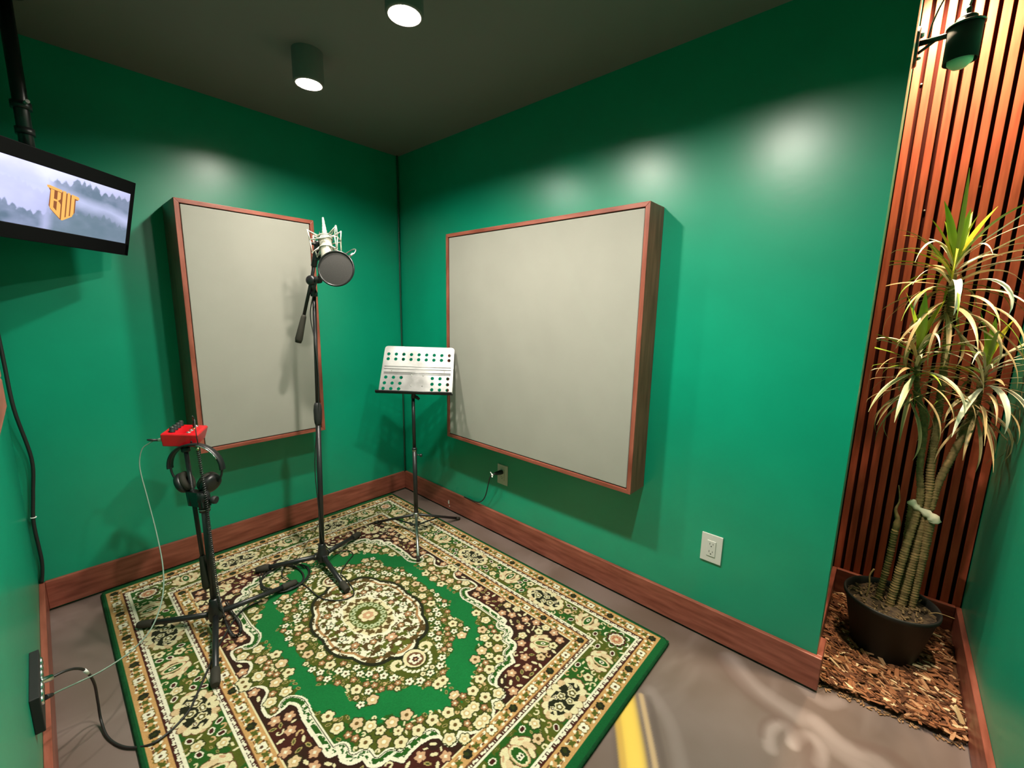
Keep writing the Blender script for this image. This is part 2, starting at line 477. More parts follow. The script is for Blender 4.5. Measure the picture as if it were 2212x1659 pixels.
def rosette(u, v, s=1.):
    cv.flower(u, v, .058*s, WHT, 8, None, None, 0, .30); cv.flower(u, v, .051*s, DGRN, 8, None, None, 0, .30)
    cv.flower(u, v, .047*s, MAR, 8, None, None, PI/8, .18)
    for i in range(8):
        a = i*PI/4+PI/8; cv.ell(u+.045*s*math.cos(a), v+.045*s*math.sin(a), .009*s, .006*s, a, k(.10,.16,.03))
    cv.flower(u, v, .034*s, WHT, 10, None, None, 0, .12); cv.flower(u, v, .028*s, PEACH, 10, None, None, 0, .15)
    for i in range(7):
        a = i*.9; cv.ell(u+.014*s*math.cos(a), v+.014*s*math.sin(a), .007*s, .003*s, a+1, k(.45,.14,.07))
    cv.ell(u, v, .007*s, .006*s, 0, CREAM); taken.append((u, v, .062*s))
def cartouche(u, v, ang):
    ca, sa = math.cos(ang), math.sin(ang)
    L = lambda x, y: (u+x*ca-y*sa, v+x*sa+y*ca)
    pts = []
    for i in range(18):
        t = 2*PI*i/18; x = .082*math.cos(t); y = .047*math.sin(t)*(1 if abs(math.cos(t)) < .9 else .7)
        pts.append((x, y, t))
    for x, y, t in pts: cv.ell(*L(x, y), .021, .017, ang+t, BRN)
    for j, (x, y, t) in enumerate(pts): cv.ell(*L(x, y), .018, .0145, ang+t, CREAM if j % 3 else k(.70,.50,.28))
    cv.ell(u, v, .078, .041, ang, BLK)
    for x, y, t in pts[::2]: cv.ell(*L(x*.86, y*.80), .010, .0055, ang+t+.7, CREAM)
    for x, y, r in ((-.038,-.006,.019), (0,.014,.016), (.036,-.008,.019), (.004,-.020,.014), (-.018,.026,.010), (.052,.012,.010), (-.06,.008,.009)):
        p = L(x, y); cv.flower(*p, r, CREAM, 5, None, None, x*50, .25); cv.flower(*p, r*.68, k(.12,.10,.025) if r > .012 else MAR, 5, None, None, x*50, .2); cv.ell(*p, r*.36, r*.30, 0, WHT)
    taken.append((u, v, .060)); taken.append(L(.055, 0)+(.045,)); taken.append(L(-.055, 0)+(.045,))
for short, half in ((True, HV-.165+.018), (False, HU-.165)):
    an = 0 if short else PI/2
    al = PI/2 if short else 0
    if short:
        rosette(*place(True, 0, .165), .95)
        cartouche(*place(True, .372, .165), al); palmette(*place(True, .15, .160), an, 1.05); palmette(*place(True, half, .160), an, 1.05)
    else:
        cartouche(*place(False, .372, .165), al); palmette(*place(False, .15, .160), an, 1.05); palmette(*place(False, .61, .160), an, 1.05); cartouche(*place(False, half, .165), al)
def scatter(mask, r, n, draw, gap=1.05):
    ys, xs = np.nonzero(mask); m = 0
    if len(ys) == 0: return
    for _ in range(n):
        i = rr.randrange(len(ys)); u, v = U[ys[i], xs[i]], V[ys[i], xs[i]]
        if free(u, v, r*gap): draw(u, v, r); taken.append((u, v, r)); m += 1
def fl_cream(u, v, r):
    cv.flower(u, v, r, CREAM if rr.random() < .7 else k(.72,.52,.30), 5, k(.14,.08,.02), OLD, rr.random()*6, .26)
    if rr.random() < .5: cv.ell(u, v, r*.55, r*.5, 0, k(.66,.48,.22)); cv.ell(u, v, r*.28, r*.28, 0, WHT)
def fl_white(u, v, r): cv.flower(u, v, r, WHT, 5, k(.12,.06,.02), k(.015,.06,.012), rr.random()*6, .42)
def fl_tan(u, v, r): cv.flower(u, v, r, k(.45,.24,.11), 5, WHT, k(.09,.05,.015), rr.random()*6, .35)
def fl_pink(u, v, r): cv.flower(u, v, r, PEACH, 5, WHT, MAR, rr.random()*6, .35)
def leaf_o(u, v, r):
    a = rr.random()*6; cv.ell(u, v, r, r*.5, a, k(.42,.33,.12)); cv.ell(u, v, r*.66, r*.28, a, k(.05,.07,.012))
def leaf_c(u, v, r): cv.ell(u, v, r, r*.42, rr.random()*6, CREAM)
def squig(u, v, r): curl(u, v, r, rr.random()*6, rr.choice((-1,1)), CREAM if rr.random() < .6 else k(.62,.42,.2), .0055)
bm = (de > .112) & (de < .220)
def heart(u, v, r):
    a = rr.random()*6; cv.ell(u, v, r, r*.75, a, WHT); cv.ell(u, v, r*.7, r*.5, a, MAR)
scatter(bm & (de > .128) & (de < .206), .019, 160, fl_cream); scatter(bm & (de > .122) & (de < .212), .0135, 300, heart)
scatter(bm, .012, 600, squig, .95); scatter(bm, .0095, 900, leaf_c, .95); scatter(bm, .007, 900, leaf_o, .95)

# inner field with its scalloped white outline
poly = sm2([(0,.505),(.028,.498)],2) + sm2([(.028,.498),(.045,.455),(.075,.437),(.100,.440)],3) + sm2([(.100,.440),(.135,.468),(.185,.472),(.205,.463)],3) + \
       sm2([(.205,.463),(.200,.425),(.193,.405)],3) + sm2([(.193,.405),(.225,.388),(.30,.396),(.43,.396)],3) + sm2([(.43,.396),(.465,.392),(.475,.365)],3) + \
       sm2([(.475,.365),(.505,.372),(.535,.355),(.545,.325)],3) + sm2([(.545,.325),(.575,.325),(.598,.305),(.602,.272)],3) + \
       [(.602,.272),(.64,.25)] + sm2([(.64,.25),(.632,.20),(.642,.15),(.662,.128)],3) + sm2([(.662,.128),(.700,.128),(.712,.110),(.695,.075)],3) + sm2([(.695,.075),(.722,.055),(.736,.03),(.738,0)],3)
P2 = poly + [(0,0)]
ins = inpoly(U, V, P2)
cv.c[ins] = np.where((fbm(U*11, V*11, 29) > .47)[..., None], OLIVE*.9, DGRN)[ins]
dp = polyd(U, V, poly)
bandp = poly[poly.index(min(poly, key=lambda p: abs(p[0]-.193)+abs(p[1]-.405))):]
bandp = [p for p in bandp if p[1] > .14]
db = polyd(U, V, bandp)
cvm = ins & (db < .032)
cv.c[cvm] = WHT
wv = np.sin(U*2*PI/.034)*np.sin(V*2*PI/.034+1.2)
gd = cvm & (db > .006) & (db < .022) & (fbm(U*75, V*75, 41) > .43)
cv.c[gd] = DGRN
cv.c[cvm & (db > .0235) & (db < .0262)] = BLK
cv.c[(~ins) & fm & (dp < .008)] = k(.03,.010,.006)
cv.c[dp < .0048] = WHT
# ring of plain green
ang = np.arctan2(V/.33, U/.55)
wob = 1 + .035*np.cos(6*ang) + .34*(fbm(U*11, V*11, 51)-.5) + .10*(fbm(U*50, V*50, 53)-.5)
q1 = ((U/.488)**2.2 + (V/.298)**2.2)**(1/2.2); q2 = ((U/.574)**2.3 + (V/.368)**2.3)**(1/2.3)
ringm = ins & (q1 > wob) & (q2 < 1.03 + .05*np.cos(6*ang) + .34*(fbm(U*10+3, V*10, 57)-.5) + .10*(fbm(U*50, V*50, 59)-.5)) & ~cvm
rg = BGRN*(.8+.4*fbm(U*6, V*6, 77)[..., None])
cv.c[ringm] = rg[ringm]
taken = []
inner = ins & (q1 < wob); outer = ins & ~ringm & (q1 > wob) & (db > .042) & (dp > .016)
lob = 1 + .075*np.abs(np.cos(5*np.arctan2(V/.20, U/.285)))
qm = np.hypot(U/.285, V/.195)/lob
med = qm < 1
cv.c[(qm < 1.06)] = BLK; cv.c[med] = WHT
cv.c[med & (qm > .90) & (qm < .95)] = k(.45,.24,.10)
cv.c[med & (qm > .50) & (fbm(U*68, V*68, 61) > .52)] = k(.09,.055,.015)
cv.c[med & (qm > .42) & (qm < .92) & (fbm(U*60+5, V*60, 67) > .58)] = k(.10,.12,.015)
cv.c[qm < .46] = np.where((fbm(U*60, V*60, 71) > .5)[..., None], CREAM, k(.12,.075,.02))[qm < .46]
qc = np.hypot(U/.095, V/.075)
cv.c[qc < 1] = OLIVE
for i in range(5):
    a = i*PI/8; cv.flower(.078*math.cos(a), .060*math.sin(a), .014, k(.50,.55,.32), 5, k(.05,.10,.02), None, a, .3)
cv.flower(0, 0, .040, CREAM, 6, None, BRN, 0, .22); cv.flower(0, 0, .026, PEACH, 6, CREAM, None, .5, .2)
for u, v, r, f in ((.185,.0,.024,fl_pink), (.12,.125,.017,fl_tan), (.23,.075,.015,fl_white), (.05,.145,.016,fl_white), (.155,.065,.014,fl_tan), (.0,.115,.013,fl_pink)): f(u, v, r)
# pendant
cv.ell(.345, 0, .050, .046, 0, BLK); cv.ell(.345, 0, .046, .042, 0, CREAM); cv.ell(.35, 0, .034, .031, 0, BRN); cv.flower(.35, 0, .026, WHT, 6, MAR, None, .3, .3); cv.flower(.352, 0, .014, MAR, 6, PEACH, None, 0, .3)
for s2 in (0, 1): curl(.325, .060, .030, -1+2*s2, 1, CREAM, .010)
for i in range(9):
    a = .15+i*.32; cv.ell(.355+.055*math.cos(a-1), .052*math.sin(a-1)+.004, .009, .006, a, WHT)
taken.append((.345, .02, .07))
im = inner & (qm > 1.10)
for (u, v) in ((.33,.125), (.365,.105), (.34,.095), (.19,.225), (.22,.215), (.205,.24), (.42,.075), (.445,.045), (.42,.02)):
    if free(u, v, .012): fl_white(u, v, .0165); taken.append((u, v, .015))
scatter(im & (q1 > .75), .021, 26, fl_cream, 1.2); scatter(im, .0145, 60, fl_white, 1.15); scatter(im, .0115, 120, fl_tan, 1.15); scatter(im, .0105, 200, fl_cream, 1.1); scatter(im, .009, 900, leaf_o, .95); scatter(im, .006, 500, leaf_c, .95); scatter(im, .0075, 400, squig, .9)
scatter(outer, .0215, 150, fl_cream, 1.15); scatter(outer, .0165, 90, fl_cream, 1.1); scatter(outer, .012, 160, fl_tan, 1.05); scatter(outer, .010, 700, leaf_o, .95); scatter(outer, .008, 500, leaf_c, .95); scatter(outer, .0075, 400, squig, .9)
sp = fm & ~ins & (de > .312) & (dp > .018)
palmette(.655, .395, .62, 1.0, k(.10,.16,.03))
for u, v in ((.70,.42), (.61,.44), (.70,.34)): fl_cream(u, v, .018); taken.append((u, v, .018))
scatter(sp, .0185, 70, fl_pink, 1.2); scatter(sp, .0185, 90, fl_cream, 1.15); scatter(sp, .0125, 260, leaf_c, 1.0); scatter(sp, .013, 260, squig, .95); scatter(sp, .0115, 700, leaf_o, .95); scatter(sp, .008, 500, leaf_c, .95)

qd = cv.c
full = np.concatenate([qd[:, ::-1], qd], 1); full = np.concatenate([full[::-1], full], 0)
full = full*.70*(.88 + .24*np.random.RandomState(3).rand(*full.shape[:2]))[..., None]
ny, nx = full.shape[:2]
RCX, RCY = 1.0455, -.9015
gx, gy = np.meshgrid(RCX + (np.arange(nx)-nx/2+.5)*rs, RCY + (np.arange(ny)-ny/2+.5)*rs)
hx = RX-np.abs(gx-RCX); hy = RY-np.abs(gy-RCY); ed = np.minimum(hx, hy)
gz = .0115 - .004*np.clip(1-ed/.012, 0, 1)**2 + .0006*np.random.RandomState(5).rand(ny, nx)
M_rug = attr_mat('rug_pile', .95, .08, bump=.5, bscale=700, sheen=.05)
rug = thing('area_rug', 'green and cream floral medallion rug with scalloped centre and green edge', 'rug', (RCX, RCY, 0))
link('pile_field', grid_mesh('pile_field', gx, gy, gz, full, M_rug), rug)
M_bind = mat('green_rug_binding', (.005,.050,.015), .9, spec=.1, noise=.3, nscale=60, bump=.5, bscale=300)
hb = RX, RY
cor = [(RCX-RX+.002, RCY-RY+.002), (RCX+RX-.002, RCY-RY+.002), (RCX+RX-.002, RCY+RY-.002), (RCX-RX+.002, RCY+RY-.002)]
pth = []
for i in range(4):
    a = Vector((*cor[i], .0062)); b = Vector((*cor[(i+1) % 4], .0062))
    for t in (.01, .02, .25, .5, .75, .98, .99): pth.append(a.lerp(b, t))
MB().tube(pth, .0062, 10, closed=True).build('edge_binding', M_bind, rug)
RZ = .0125                       # top of the pile

# ------------------------------------------------------------------ acoustic panels
def acoustic_panel(name, label, O, ux, n, w, h, d, mside, mrail):
    # O lower left back corner, ux along the wall, n out of the wall
    O = Vector(O); ux = Vector(ux); n = Vector(n); uz = Vector((0,0,1)); fw = .019
    t = thing(name, label, 'acoustic panel', O)
    def board(nm, a, b, inn, m):
        # a,b outer corners on the front face, inn inner direction pair (mitred board running the full depth)
        mb = MB(); a = Vector(a); b = Vector(b); e = (b-a).normalized()
        ai = a + inn*fw + e*fw; bi = b + inn*fw - e*fw
        pts = [a, b, bi, ai]
        mb.add([p for p in pts] + [p - n*d for p in pts], [(0,1,2,3),(7,6,5,4),(0,4,5,1),(1,5,6,2),(2,6,7,3),(3,7,4,0)])
        return mb.build(nm, m, t, .0016, 2)
    F = O + n*d
    p00, p10, p11, p01 = F, F+ux*w, F+ux*w+uz*h, F+uz*h
    board('frame_rail', p00, p10, uz, mrail); board('frame_stile', p10, p11, -ux, M_wz)
    board('frame_rail', p11, p01, -uz, mrail); board('frame_stile', p01, p00, ux, M_wz)
    f = MB(); g = .0225
    q = [F+ux*g+uz*g-n*.004, F+ux*(w-g)+uz*g-n*.004, F+ux*(w-g)+uz*(h-g)-n*.004, F+ux*g+uz*(h-g)-n*.004]
    f.add(q+[p-n*(d-.012) for p in q], [(0,1,2,3),(7,6,5,4),(0,4,5,1),(1,5,6,2),(2,6,7,3),(3,7,4,0)])
    f.build('fabric_face', M_fab, t, .003)
    return t
acoustic_panel('acoustic_panel', 'wide square grey acoustic panel in red wood frame above the two outlets', (.639, BT-.002, .577), (1,0,0), (0,-1,0), 1.22, 1.193, .1315, M_wz, M_wx)
acoustic_panel('acoustic_panel', 'narrow tall grey acoustic panel in red wood frame behind the microphone stand', (-BT+.002, -.677, .6425), (0,-1,0), (1,0,0), .601, 1.1615, .235, M_wz, M_wy)

# ------------------------------------------------------------------ recessed lights
LS = 1750
def downlight(x, y, label, ml):
    t = thing('ceiling_spot', label, 'ceiling light', (x, y, H), 'round black ceiling lights')
    MB().lathe((x, y, H), (0,0,-1), [(.058,0),(.058,LD-.004),(.056,LD),(.047,LD),(.046,LD-.018)], 36, cap=False).build('housing', M_ceil, t)
    MB().lathe((x, y, H-LD+.0185), (0,0,-1), [(.0455,0),(.0455,.002)], 36).build('lens', ml, t)
    return t
LD = H-2.232
M_lens = emat('glowing_lens', (1,.93,.81), LS); M_lens_dim = emat('dimmer_glowing_lens', (1,.93,.81), LS*.66)
for lx, ly, lb in ((.725,-.888,'lit round ceiling light over the narrow panel, lower of the two in view'), (1.372,-.872,'lit round ceiling light at the top edge, right of the other one'),
                   (2.11,-.90,'lit round ceiling light just out of view above the wide panel')):
    downlight(lx, ly, lb, M_lens_dim if lx < 1 else M_lens)

# ------------------------------------------------------------------ corner monitor
mA = Vector((.157,-1.412)); mB = Vector((.500,-1.763)); e2 = (mB-mA).normalized()
ex = Vector((-e2.x, -e2.y, 0)); nm = Vector((-ex.y, ex.x, 0))      # ex towards the image's right edge
if nm.x < 0: nm = -nm
tilt = .235
ez = Vector((0,0,1)); 
nz = (nm*math.cos(tilt) - ez*math.sin(tilt)).normalized(); uz = (ez*math.cos(tilt) + nm*math.sin(tilt)).normalized()
ctr = Vector((.3555,-1.6085,1.705)) - ex*.021
SW, SH = .545, .2025; SC = -.0125
def mp(x, y, z): return ctr + ex*x + uz*y + nz*z
Rm = Matrix((ex, uz, nz)).transposed()
mon = thing('monitor', 'black monitor showing an orange emblem over foggy forest, hung in the corner', 'monitor', ctr)
b = MB()
for (x, y, w_, h_) in ((0, .1135, .582, .049), (0, -.1385, .582, .049), (-.282, -.0125, .018, .301), (.282, -.0125, .018, .301)): b.box(mp(x, y, -.012), (w_, h_, .028), Rm)
b.build('bezel', M_screenb, mon, .002)
MB().box(mp(0, -.0125, -.026), (.560, .285, .020), Rm).box(mp(0, -.03, -.045), (.34, .20, .030), Rm).build('back_shell', M_screenb, mon, .004)
sx, sy = np.meshgrid(np.linspace(0, 1, 300), np.linspace(0, 1, 126))
base = np.array([.56,.58,.86])[None,None]*(1-sy[...,None]*.0) * (.45+.55*np.clip(1.15-sx*.75+(sy-.5)*.35,0,1))[...,None]
base = base + (np.clip(sy-.80,0,1)*1.2)[...,None]*np.array([.6,.55,.5])*np.clip(1-sx,0,1)[...,None]
fog = fbm(sx*5, sy*3, 3); base = base*(.80+.45*fog[...,None])
def trees(base, y0, amp, freq, seed, col, a, x0=0, x1=1, jag=.10):
    prof = y0 + amp*fbm(sx[0]*freq, 0*sx[0], seed, 3) + jag*np.abs((sx[0]*freq*3.1+vnoise(sx[0]*freq*3, 0*sx[0], seed+4)*.6) % 1 - .5)
    w = np.clip((sx-x0)/.06, 0, 1)*np.clip((x1-sx)/.06, 0, 1)
    m = np.clip((prof[None]-sy)/.03 + (fbm(sx*30, sy*18, seed+9)-.5)*3, 0, 1)*w*a*np.clip(.35+.9*fbm(sx*8, sy*5, seed+3), 0, 1)
    return base*(1-m[...,None]) + np.array(col)*m[...,None]
base = trees(base, .52, .25, 9, 5, (.36,.38,.66), .45, -.1, .5)
base = trees(base, .70, .30, 6, 11, (.10,.155,.22), .95, .40, 1.1, .16)
fogm = np.clip(1-np.abs(sy-(.62-.35*(sx-.35)) +.10*fbm(sx*6, sy*6, 77)-.12)/.16, 0, 1)*.75
base = base*(1-fogm[...,None]) + np.array([.50,.53,.78])*fogm[...,None]
base = trees(base, .17, .22, 7, 23, (.085,.14,.20), .95, -.1, .42, .14)
base = trees(base, .10, .34, 6, 37, (.12,.18,.23), .85, .40, 1.1, .20)
M_scr = attr_mat('lit_screen_picture', .3, .3, emit=1.3)
P0 = [[mp((a-.5)*SW, SC+(bb-.5)*SH, .0) for a in (0, 1)] for bb in (0, 1)]
def bil(axis): 
    return (1-sy)*((1-sx)*P0[0][0][axis]+sx*P0[0][1][axis]) + sy*((1-sx)*P0[1][0][axis]+sx*P0[1][1][axis])
sm = link('screen', grid_mesh('screen', bil(0), bil(1), bil(2), np.clip(base, .01, 1.5), M_scr), mon)
sm['label'] = 'lit screen with misty grey blue trees'
# emblem: shield of the two letters B and W, in screen plane units
S = .00165
def lg(poly, m, z, nme, par): 
    T = Matrix.Translation(mp(0, SC, z)) @ Rm.to_4x4()
    bb = MB()
    for p in poly: bb.prism([(x*S, y*S) for x, y in p], .0004, T)
    return bb.build(nme, m, par)
M_lo = emat('emblem_orange', (1,.52,.13), 1.0); M_lb = emat('emblem_shadow', (.30,.09,.03), 1.0)
shield = [(-31,24),(-33,27),(31,18),(35,15),(33,12),(28,11),(28,-15),(22,-24),(2,-36),(-3,-36),(-24,-19),(-28,-12),(-27,18)]
em = lg([shield], M_lb, .0006, 'emblem', sm); em['label'] = 'orange shield emblem made of the letters B and W'
strokes = [
 [(-35,28),(-30,29),(-3,25),(-3,20),(-33,23.5)], [(-26,22),(-19,21),(-19,-21),(-26,-16)],
 [(-19,4),(-10,3),(-10,-1),(-19,0)], [(-12,20),(-5,19),(-5,6),(-9,2),(-12,3)], [(-12,1),(-8,0),(-4,-5),(-4,-31),(-12,-25)], [(-19,-14),(-12,-20),(-4,-27),(-4,-34),(-24,-18)],
 [(-1,25),(6,24),(6,-30),(-1,-34)], [(9,23.5),(15,22.5),(15,-27),(9,-30)], [(18,22),(25,20),(25,-19),(18,-24)], [(-1,-29),(6,-30),(18,-24),(25,-17),(22,-25),(2,-37),(-1,-37)], [(18,22),(33,19.5),(36,16),(33,13),(18,16)]]
lg(strokes, M_lo, .0012, 'emblem_letters', em)
mt = MB(); hp = Vector((.345,-1.690,0))
mt.tube([Vector((.352,-1.688,1.66)), Vector((.352,-1.688,H))], .019, 16)
mt.build('ceiling_pole', M_gunmetal, mon)
cl = MB()
for z, r in ((1.99,.026), (1.91,.024), (2.34,.05)): MB().lathe((.352,-1.688,z-.012), (0,0,1), [(r,0),(r,.022)], 20).build('pole_collar', M_black, mon)
cl.box((.352,-1.688,1.70), (.05,.05,.09)); cl.box(lerp((.352,-1.688,1.70), mp(0,0,-.05), .5), (.05,.05,.05), Rm)
cl.build('pole_clamp', M_black, mon)
kb = MB(); kb.tube([(.352,-1.688,1.99),(.40,-1.672,1.995)], [.004,.006], 8).build('clamp_bolt', M_steel, mon)

# ------------------------------------------------------------------ stands
def tripod_legs(t, hub, z0, feet, r, m, rubber=True, flat=True):
    for f in feet:
        f = Vector(f); d = Vector((f.x-hub[0], f.y-hub[1], 0)); u = d.normalized()
        a = Vector((hub[0], hub[1], z0)) + u*.016
        e = Vector((f.x, f.y, RZ + r + .004 if f.z == 0 else f.z))
        lg_ = MB().tube([a, a.lerp(e, .5), e], r, 12).build('leg', m, t)
        k0 = a.lerp(e, .80)
        ft = MB().tube([k0, k0.lerp(e, .05), k0.lerp(e, .9), e + (e-k0).normalized()*.004], [r*1.2, r*1.42, r*1.42, r*1.15], 14)
        fo2 = ft.build('rubber_foot', M_rubber, lg_)
# microphone stand
hub = Vector((0.5570,-0.8810,0.0380)); top = Vector((0.5080,-0.8230,1.3970))
def mpole(t): return lerp(hub, top, t)
ms = thing('microphone_stand', 'tall black boom microphone stand with tripod base on the rug', 'microphone stand', (hub.x, hub.y, 0))
zl = lambda z: mpole((z-hub.z)/(top.z-hub.z))
MB().tube([zl(.05), zl(.80)], .0125, 16).build('lower_tube', M_black, ms)
MB().tube([zl(.80), zl(1.40)], .0088, 16).build('upper_tube', M_black, ms)
cu = MB(); ax = (top-hub).normalized()
cu.lathe(zl(.765), ax, [(.0125,0),(.0165,.012),(.0185,.03),(.0195,.075),(.017,.10),(.013,.112),(.009,.114)], 22).build('height_clutch', M_blackm, ms)
hb2 = MB(); hb2.lathe(zl(.045), ax, [(.012,0),(.024,.004),(.026,.02),(.026,.05),(.021,.062),(.019,.075),(.017,.095),(.0125,.10)], 22)
hbo = hb2.build('base_hub', M_black, ms)
mfeet = [(0.3640,-1.1270,0.0120), (0.8400,-0.8930,0.0120), (0.4070,-0.5990,0.0120)]
for f in mfeet:
    u = Vector((f[0]-hub.x, f[1]-hub.y, 0)).normalized()
    lh = MB().box(zl(.075)+u*.026, (.026,.024,.030), frame(u)).build('leg_hinge', M_black, ms, .003)
    MB().lathe(zl(.082)+u*.030+Vector((-u.y,u.x,0))*.011, (-u.y,u.x,0), [(.0045,0),(.0045,.004)], 12).build('hinge_pin', M_steel, lh)
tripod_legs(ms, (hub.x, hub.y), .078, [(a, b_, 0) for a, b_, c_ in mfeet], .0118, M_black)
MB().lathe(zl(1.395), ax, [(.009,0),(.0155,.002),(.0165,.018),(.0145,.022),(.012,.030)], 20).build('boom_collar', M_gunmetal, ms)
piv = Vector((0.5100,-0.8320,1.4710)); blo = Vector((0.4540,-0.8850,1.1910)); bhi = Vector((0.5460,-0.8090,1.6360))
cp = MB(); cp.lathe(piv - Vector((.669,-.743,0))*.02, (.669,-.743,0), [(.004,0),(.021,.003),(.024,.012),(.024,.028),(.018,.036),(.006,.038)], 24)
cp.tube([zl(1.42), piv], [.012,.014], 14); cp.build('boom_clamp', M_black, ms)
kn = MB(); kc = Vector((0.5480,-0.8110,1.4750)); kd = (kc-piv).normalized()
kn.lathe(piv, kd, [(.006,0),(.006,.02),(.016,.026),(.018,.034),(.018,.048),(.014,.052)], 8).build('clamp_knob', M_blackm, ms)
MB().tube([blo.lerp(piv, .30), piv, bhi], .0078, 14).build('boom_arm', M_black, ms)
bd = (blo-piv).normalized()
MB().tube([blo.lerp(piv,.42), blo.lerp(piv,.38), blo.lerp(piv,.15), blo, blo+bd*.018], [.009,.012,.0155,.0175,.014], 18).build('counterweight_grip', M_rubber, ms)
# microphone, upside down in a spider mount
mtop = Vector((0.5590,-0.7830,1.7590)); mbt = Vector((0.6490,-0.8070,1.4800))
ma = (mbt-mtop).normalized(); ML = (mbt-mtop).length
def mpt(t): return mtop + ma*(ML*t)
mic = thing('studio_microphone', 'champagne coloured studio microphone hanging upside down in its mount', 'microphone', mpt(.5))
MB().lathe(mpt(.30), ma, [(.010,0),(.022,.006),(.0265,.016),(.0275,.03),(.0275,.110),(.026,.114)], 32).build('body', M_champ, mic)
MB().lathe(mpt(.30)+ma*.114, ma, [(.026,0),(.0275,.004),(.0275,.060),(.024,.076),(.012,.086),(.001,.088)], 32).build('grille', M_mesh, mic)
cn = MB(); cn.lathe(mpt(0), ma, [(.0035,0),(.0045,.010),(.006,.020),(.0055,.032),(.0075,.036),(.0075,.043),(.0065,.045),(.0085,.048),(.0085,.060),(.0105,.066),(.0105,.088)], 20)
cn.build('cable_connector', M_champ, mic)
sm_ = thing('shock_mount', 'cream wire spider shock mount caging the microphone', 'shock mount', mpt(.42))
A1 = ma.orthogonal().normalized(); 
A1 = (Vector((.743,.669,.02)) - ma*Vector((.743,.669,.02)).dot(ma)).normalized(); A2 = ma.cross(A1)
c0_ = mpt(.395); 
def rp(r, a, h): return c0_ + (A1*math.cos(a) + A2*math.sin(a))*r + ma*h
rb = MB()
AZ = [.42, PI-.42, PI+.42, 2*PI-.42]
rb.tube([rp(.066, a_+s*.13, 0) for a_ in AZ for s in (-1,1)], .0032, 8, closed=True)
rb.build('outer_ring', M_champ, sm_)
for hz_ in (-.022, .034, -.006): MB().tube(ring(rp(0,0,hz_), ma, .0305), .0028, 8, closed=True).build('inner_ring', M_champ, sm_)
for i in range(4):
    a = AZ[i]
    arm = MB()
    for s in (-1, 1):
        arm.tube([rp(.066,a+s*.13,0), rp(.072,a+s*.03,-.050)], .0026, 8); arm.tube([rp(.066,a+s*.13,0), rp(.062,a+s*.03,.058)], .0026, 8)
    arm.tube([rp(.072,a-.03,-.050), rp(.072,a+.03,-.050)], .0034, 8); arm.tube([rp(.062,a-.03,.058), rp(.062,a+.03,.058)], .0034, 8)
    arm.build('spider_arm', M_champ, sm_)
    for ra, ha, hb_ in ((.072,-.050,-.022), (.062,.058,.034)):
        MB().tube([rp(.031,a+.25,hb_), rp(ra,a,ha), rp(.031,a-.25,hb_)], .0027, 7).build('elastic_band', M_champ, sm_)
sw = MB(); sw.tube([bhi, rp(.066, PI, .0)], [.008,.006], 10); sw.tube([bhi.lerp(piv,.62), bhi.lerp(piv,.60), bhi.lerp(piv,.08), bhi], [.009,.0135,.0135,.011], 14); sw.lathe(bhi-Vector((0,0,.02)), (0,0,1), [(.010,0),(.013,.004),(.013,.03),(.010,.036)], 16)
sw.build('swivel_joint', M_black, sm_)
# pop filter
pc = Vector((0.7210,-0.8100,1.5170)); camd = Vector((2.6186,-1.7387,1.3441))
pn = (camd-pc).normalized() + Vector((-.743,-.669,0))*.30 + Vector((0,0,.22)); pn.normalize()
pf = thing('pop_filter', 'round dark grey mesh pop filter in front of the microphone', 'pop filter', pc)
MB().tube(ring(pc, pn, .0765, 56), .0042, 10, closed=True).build('hoop', M_gunmetal, pf)
dm = MB(); dm.lathe(pc, pn, [(.0765*i/8+.0002, .004*(1-(i/8)**2)-.001) for i in range(8, -1, -1)], 48, cap=False)
dm.lathe(pc, -pn, [(.0765*i/8+.0002, .003*(1-(i/8)**2)) for i in range(8, -1, -1)], 48, cap=False); dm.build('nylon_screen', M_pop, pf)
gn2 = MB(); gn2.tube(spline([(0.7450,-0.7600,1.5690), (0.7560,-0.7420,1.5860), (0.7470,-0.7260,1.6030), (0.7240,-0.7240,1.6100), (0.6920,-0.7350,1.5980), (0.6470,-0.7450,1.5810), (0.5890,-0.7690,1.5570), (0.5390,-0.7970,1.5710)], 8), .0028, 10)
gn2.build('gooseneck', M_steel, pf)
gc = MB(); gc.tube([(0.7410,-0.7600,1.5690), (0.7540,-0.7430,1.5880)], .0052, 12); gc.build('hoop_joint', M_steel, pf)
cc = MB(); cc.box((0.5390,-0.8090,1.5780), (.034,.030,.028), frame((.743,.669,0))); cc.tube([(0.5390,-0.8090,1.5780), (0.5920,-0.7970,1.5710)], [.006,.008], 10); cc.build('stand_clamp', M_black, pf)

# ------------------------------------------------------------------ music stand
MH = Vector((.622,-.342,.015)); 
mu = thing('music_stand', 'music stand with perforated silver desk beside the wide panel', 'music stand', (MH.x, MH.y, 0))
vx = lambda z: Vector((.622-.004*z, -.342-.004*z, z))
lt = MB().tube([vx(.135), vx(.535)], .0125, 18); lt.lathe(vx(.535), (0,0,1), [(.0125,0),(.0145,.002),(.0145,.014),(.0105,.018)], 20); lt.build('lower_tube', M_black, mu)
ck = MB(); ck.lathe(vx(.533), (0,0,1), [(.0135,0),(.0150,.003),(.0135,.009)], 20, cap=False); ck.build('collar_ring', M_chrome, mu)
MB().tube([vx(.535), vx(.86)], .0098, 16).build('upper_tube', M_black, mu)
kx = Vector((.743,.669,0)); kb = MB(); kb.tube([vx(.51), vx(.505)+kx*.045], .0035, 8); kb.lathe(vx(.505)+kx*.030, kx, [(.004,0),(.010,.003),(.010,.012),(.005,.015)], 8); kb.build('height_knob', M_gunmetal, mu)
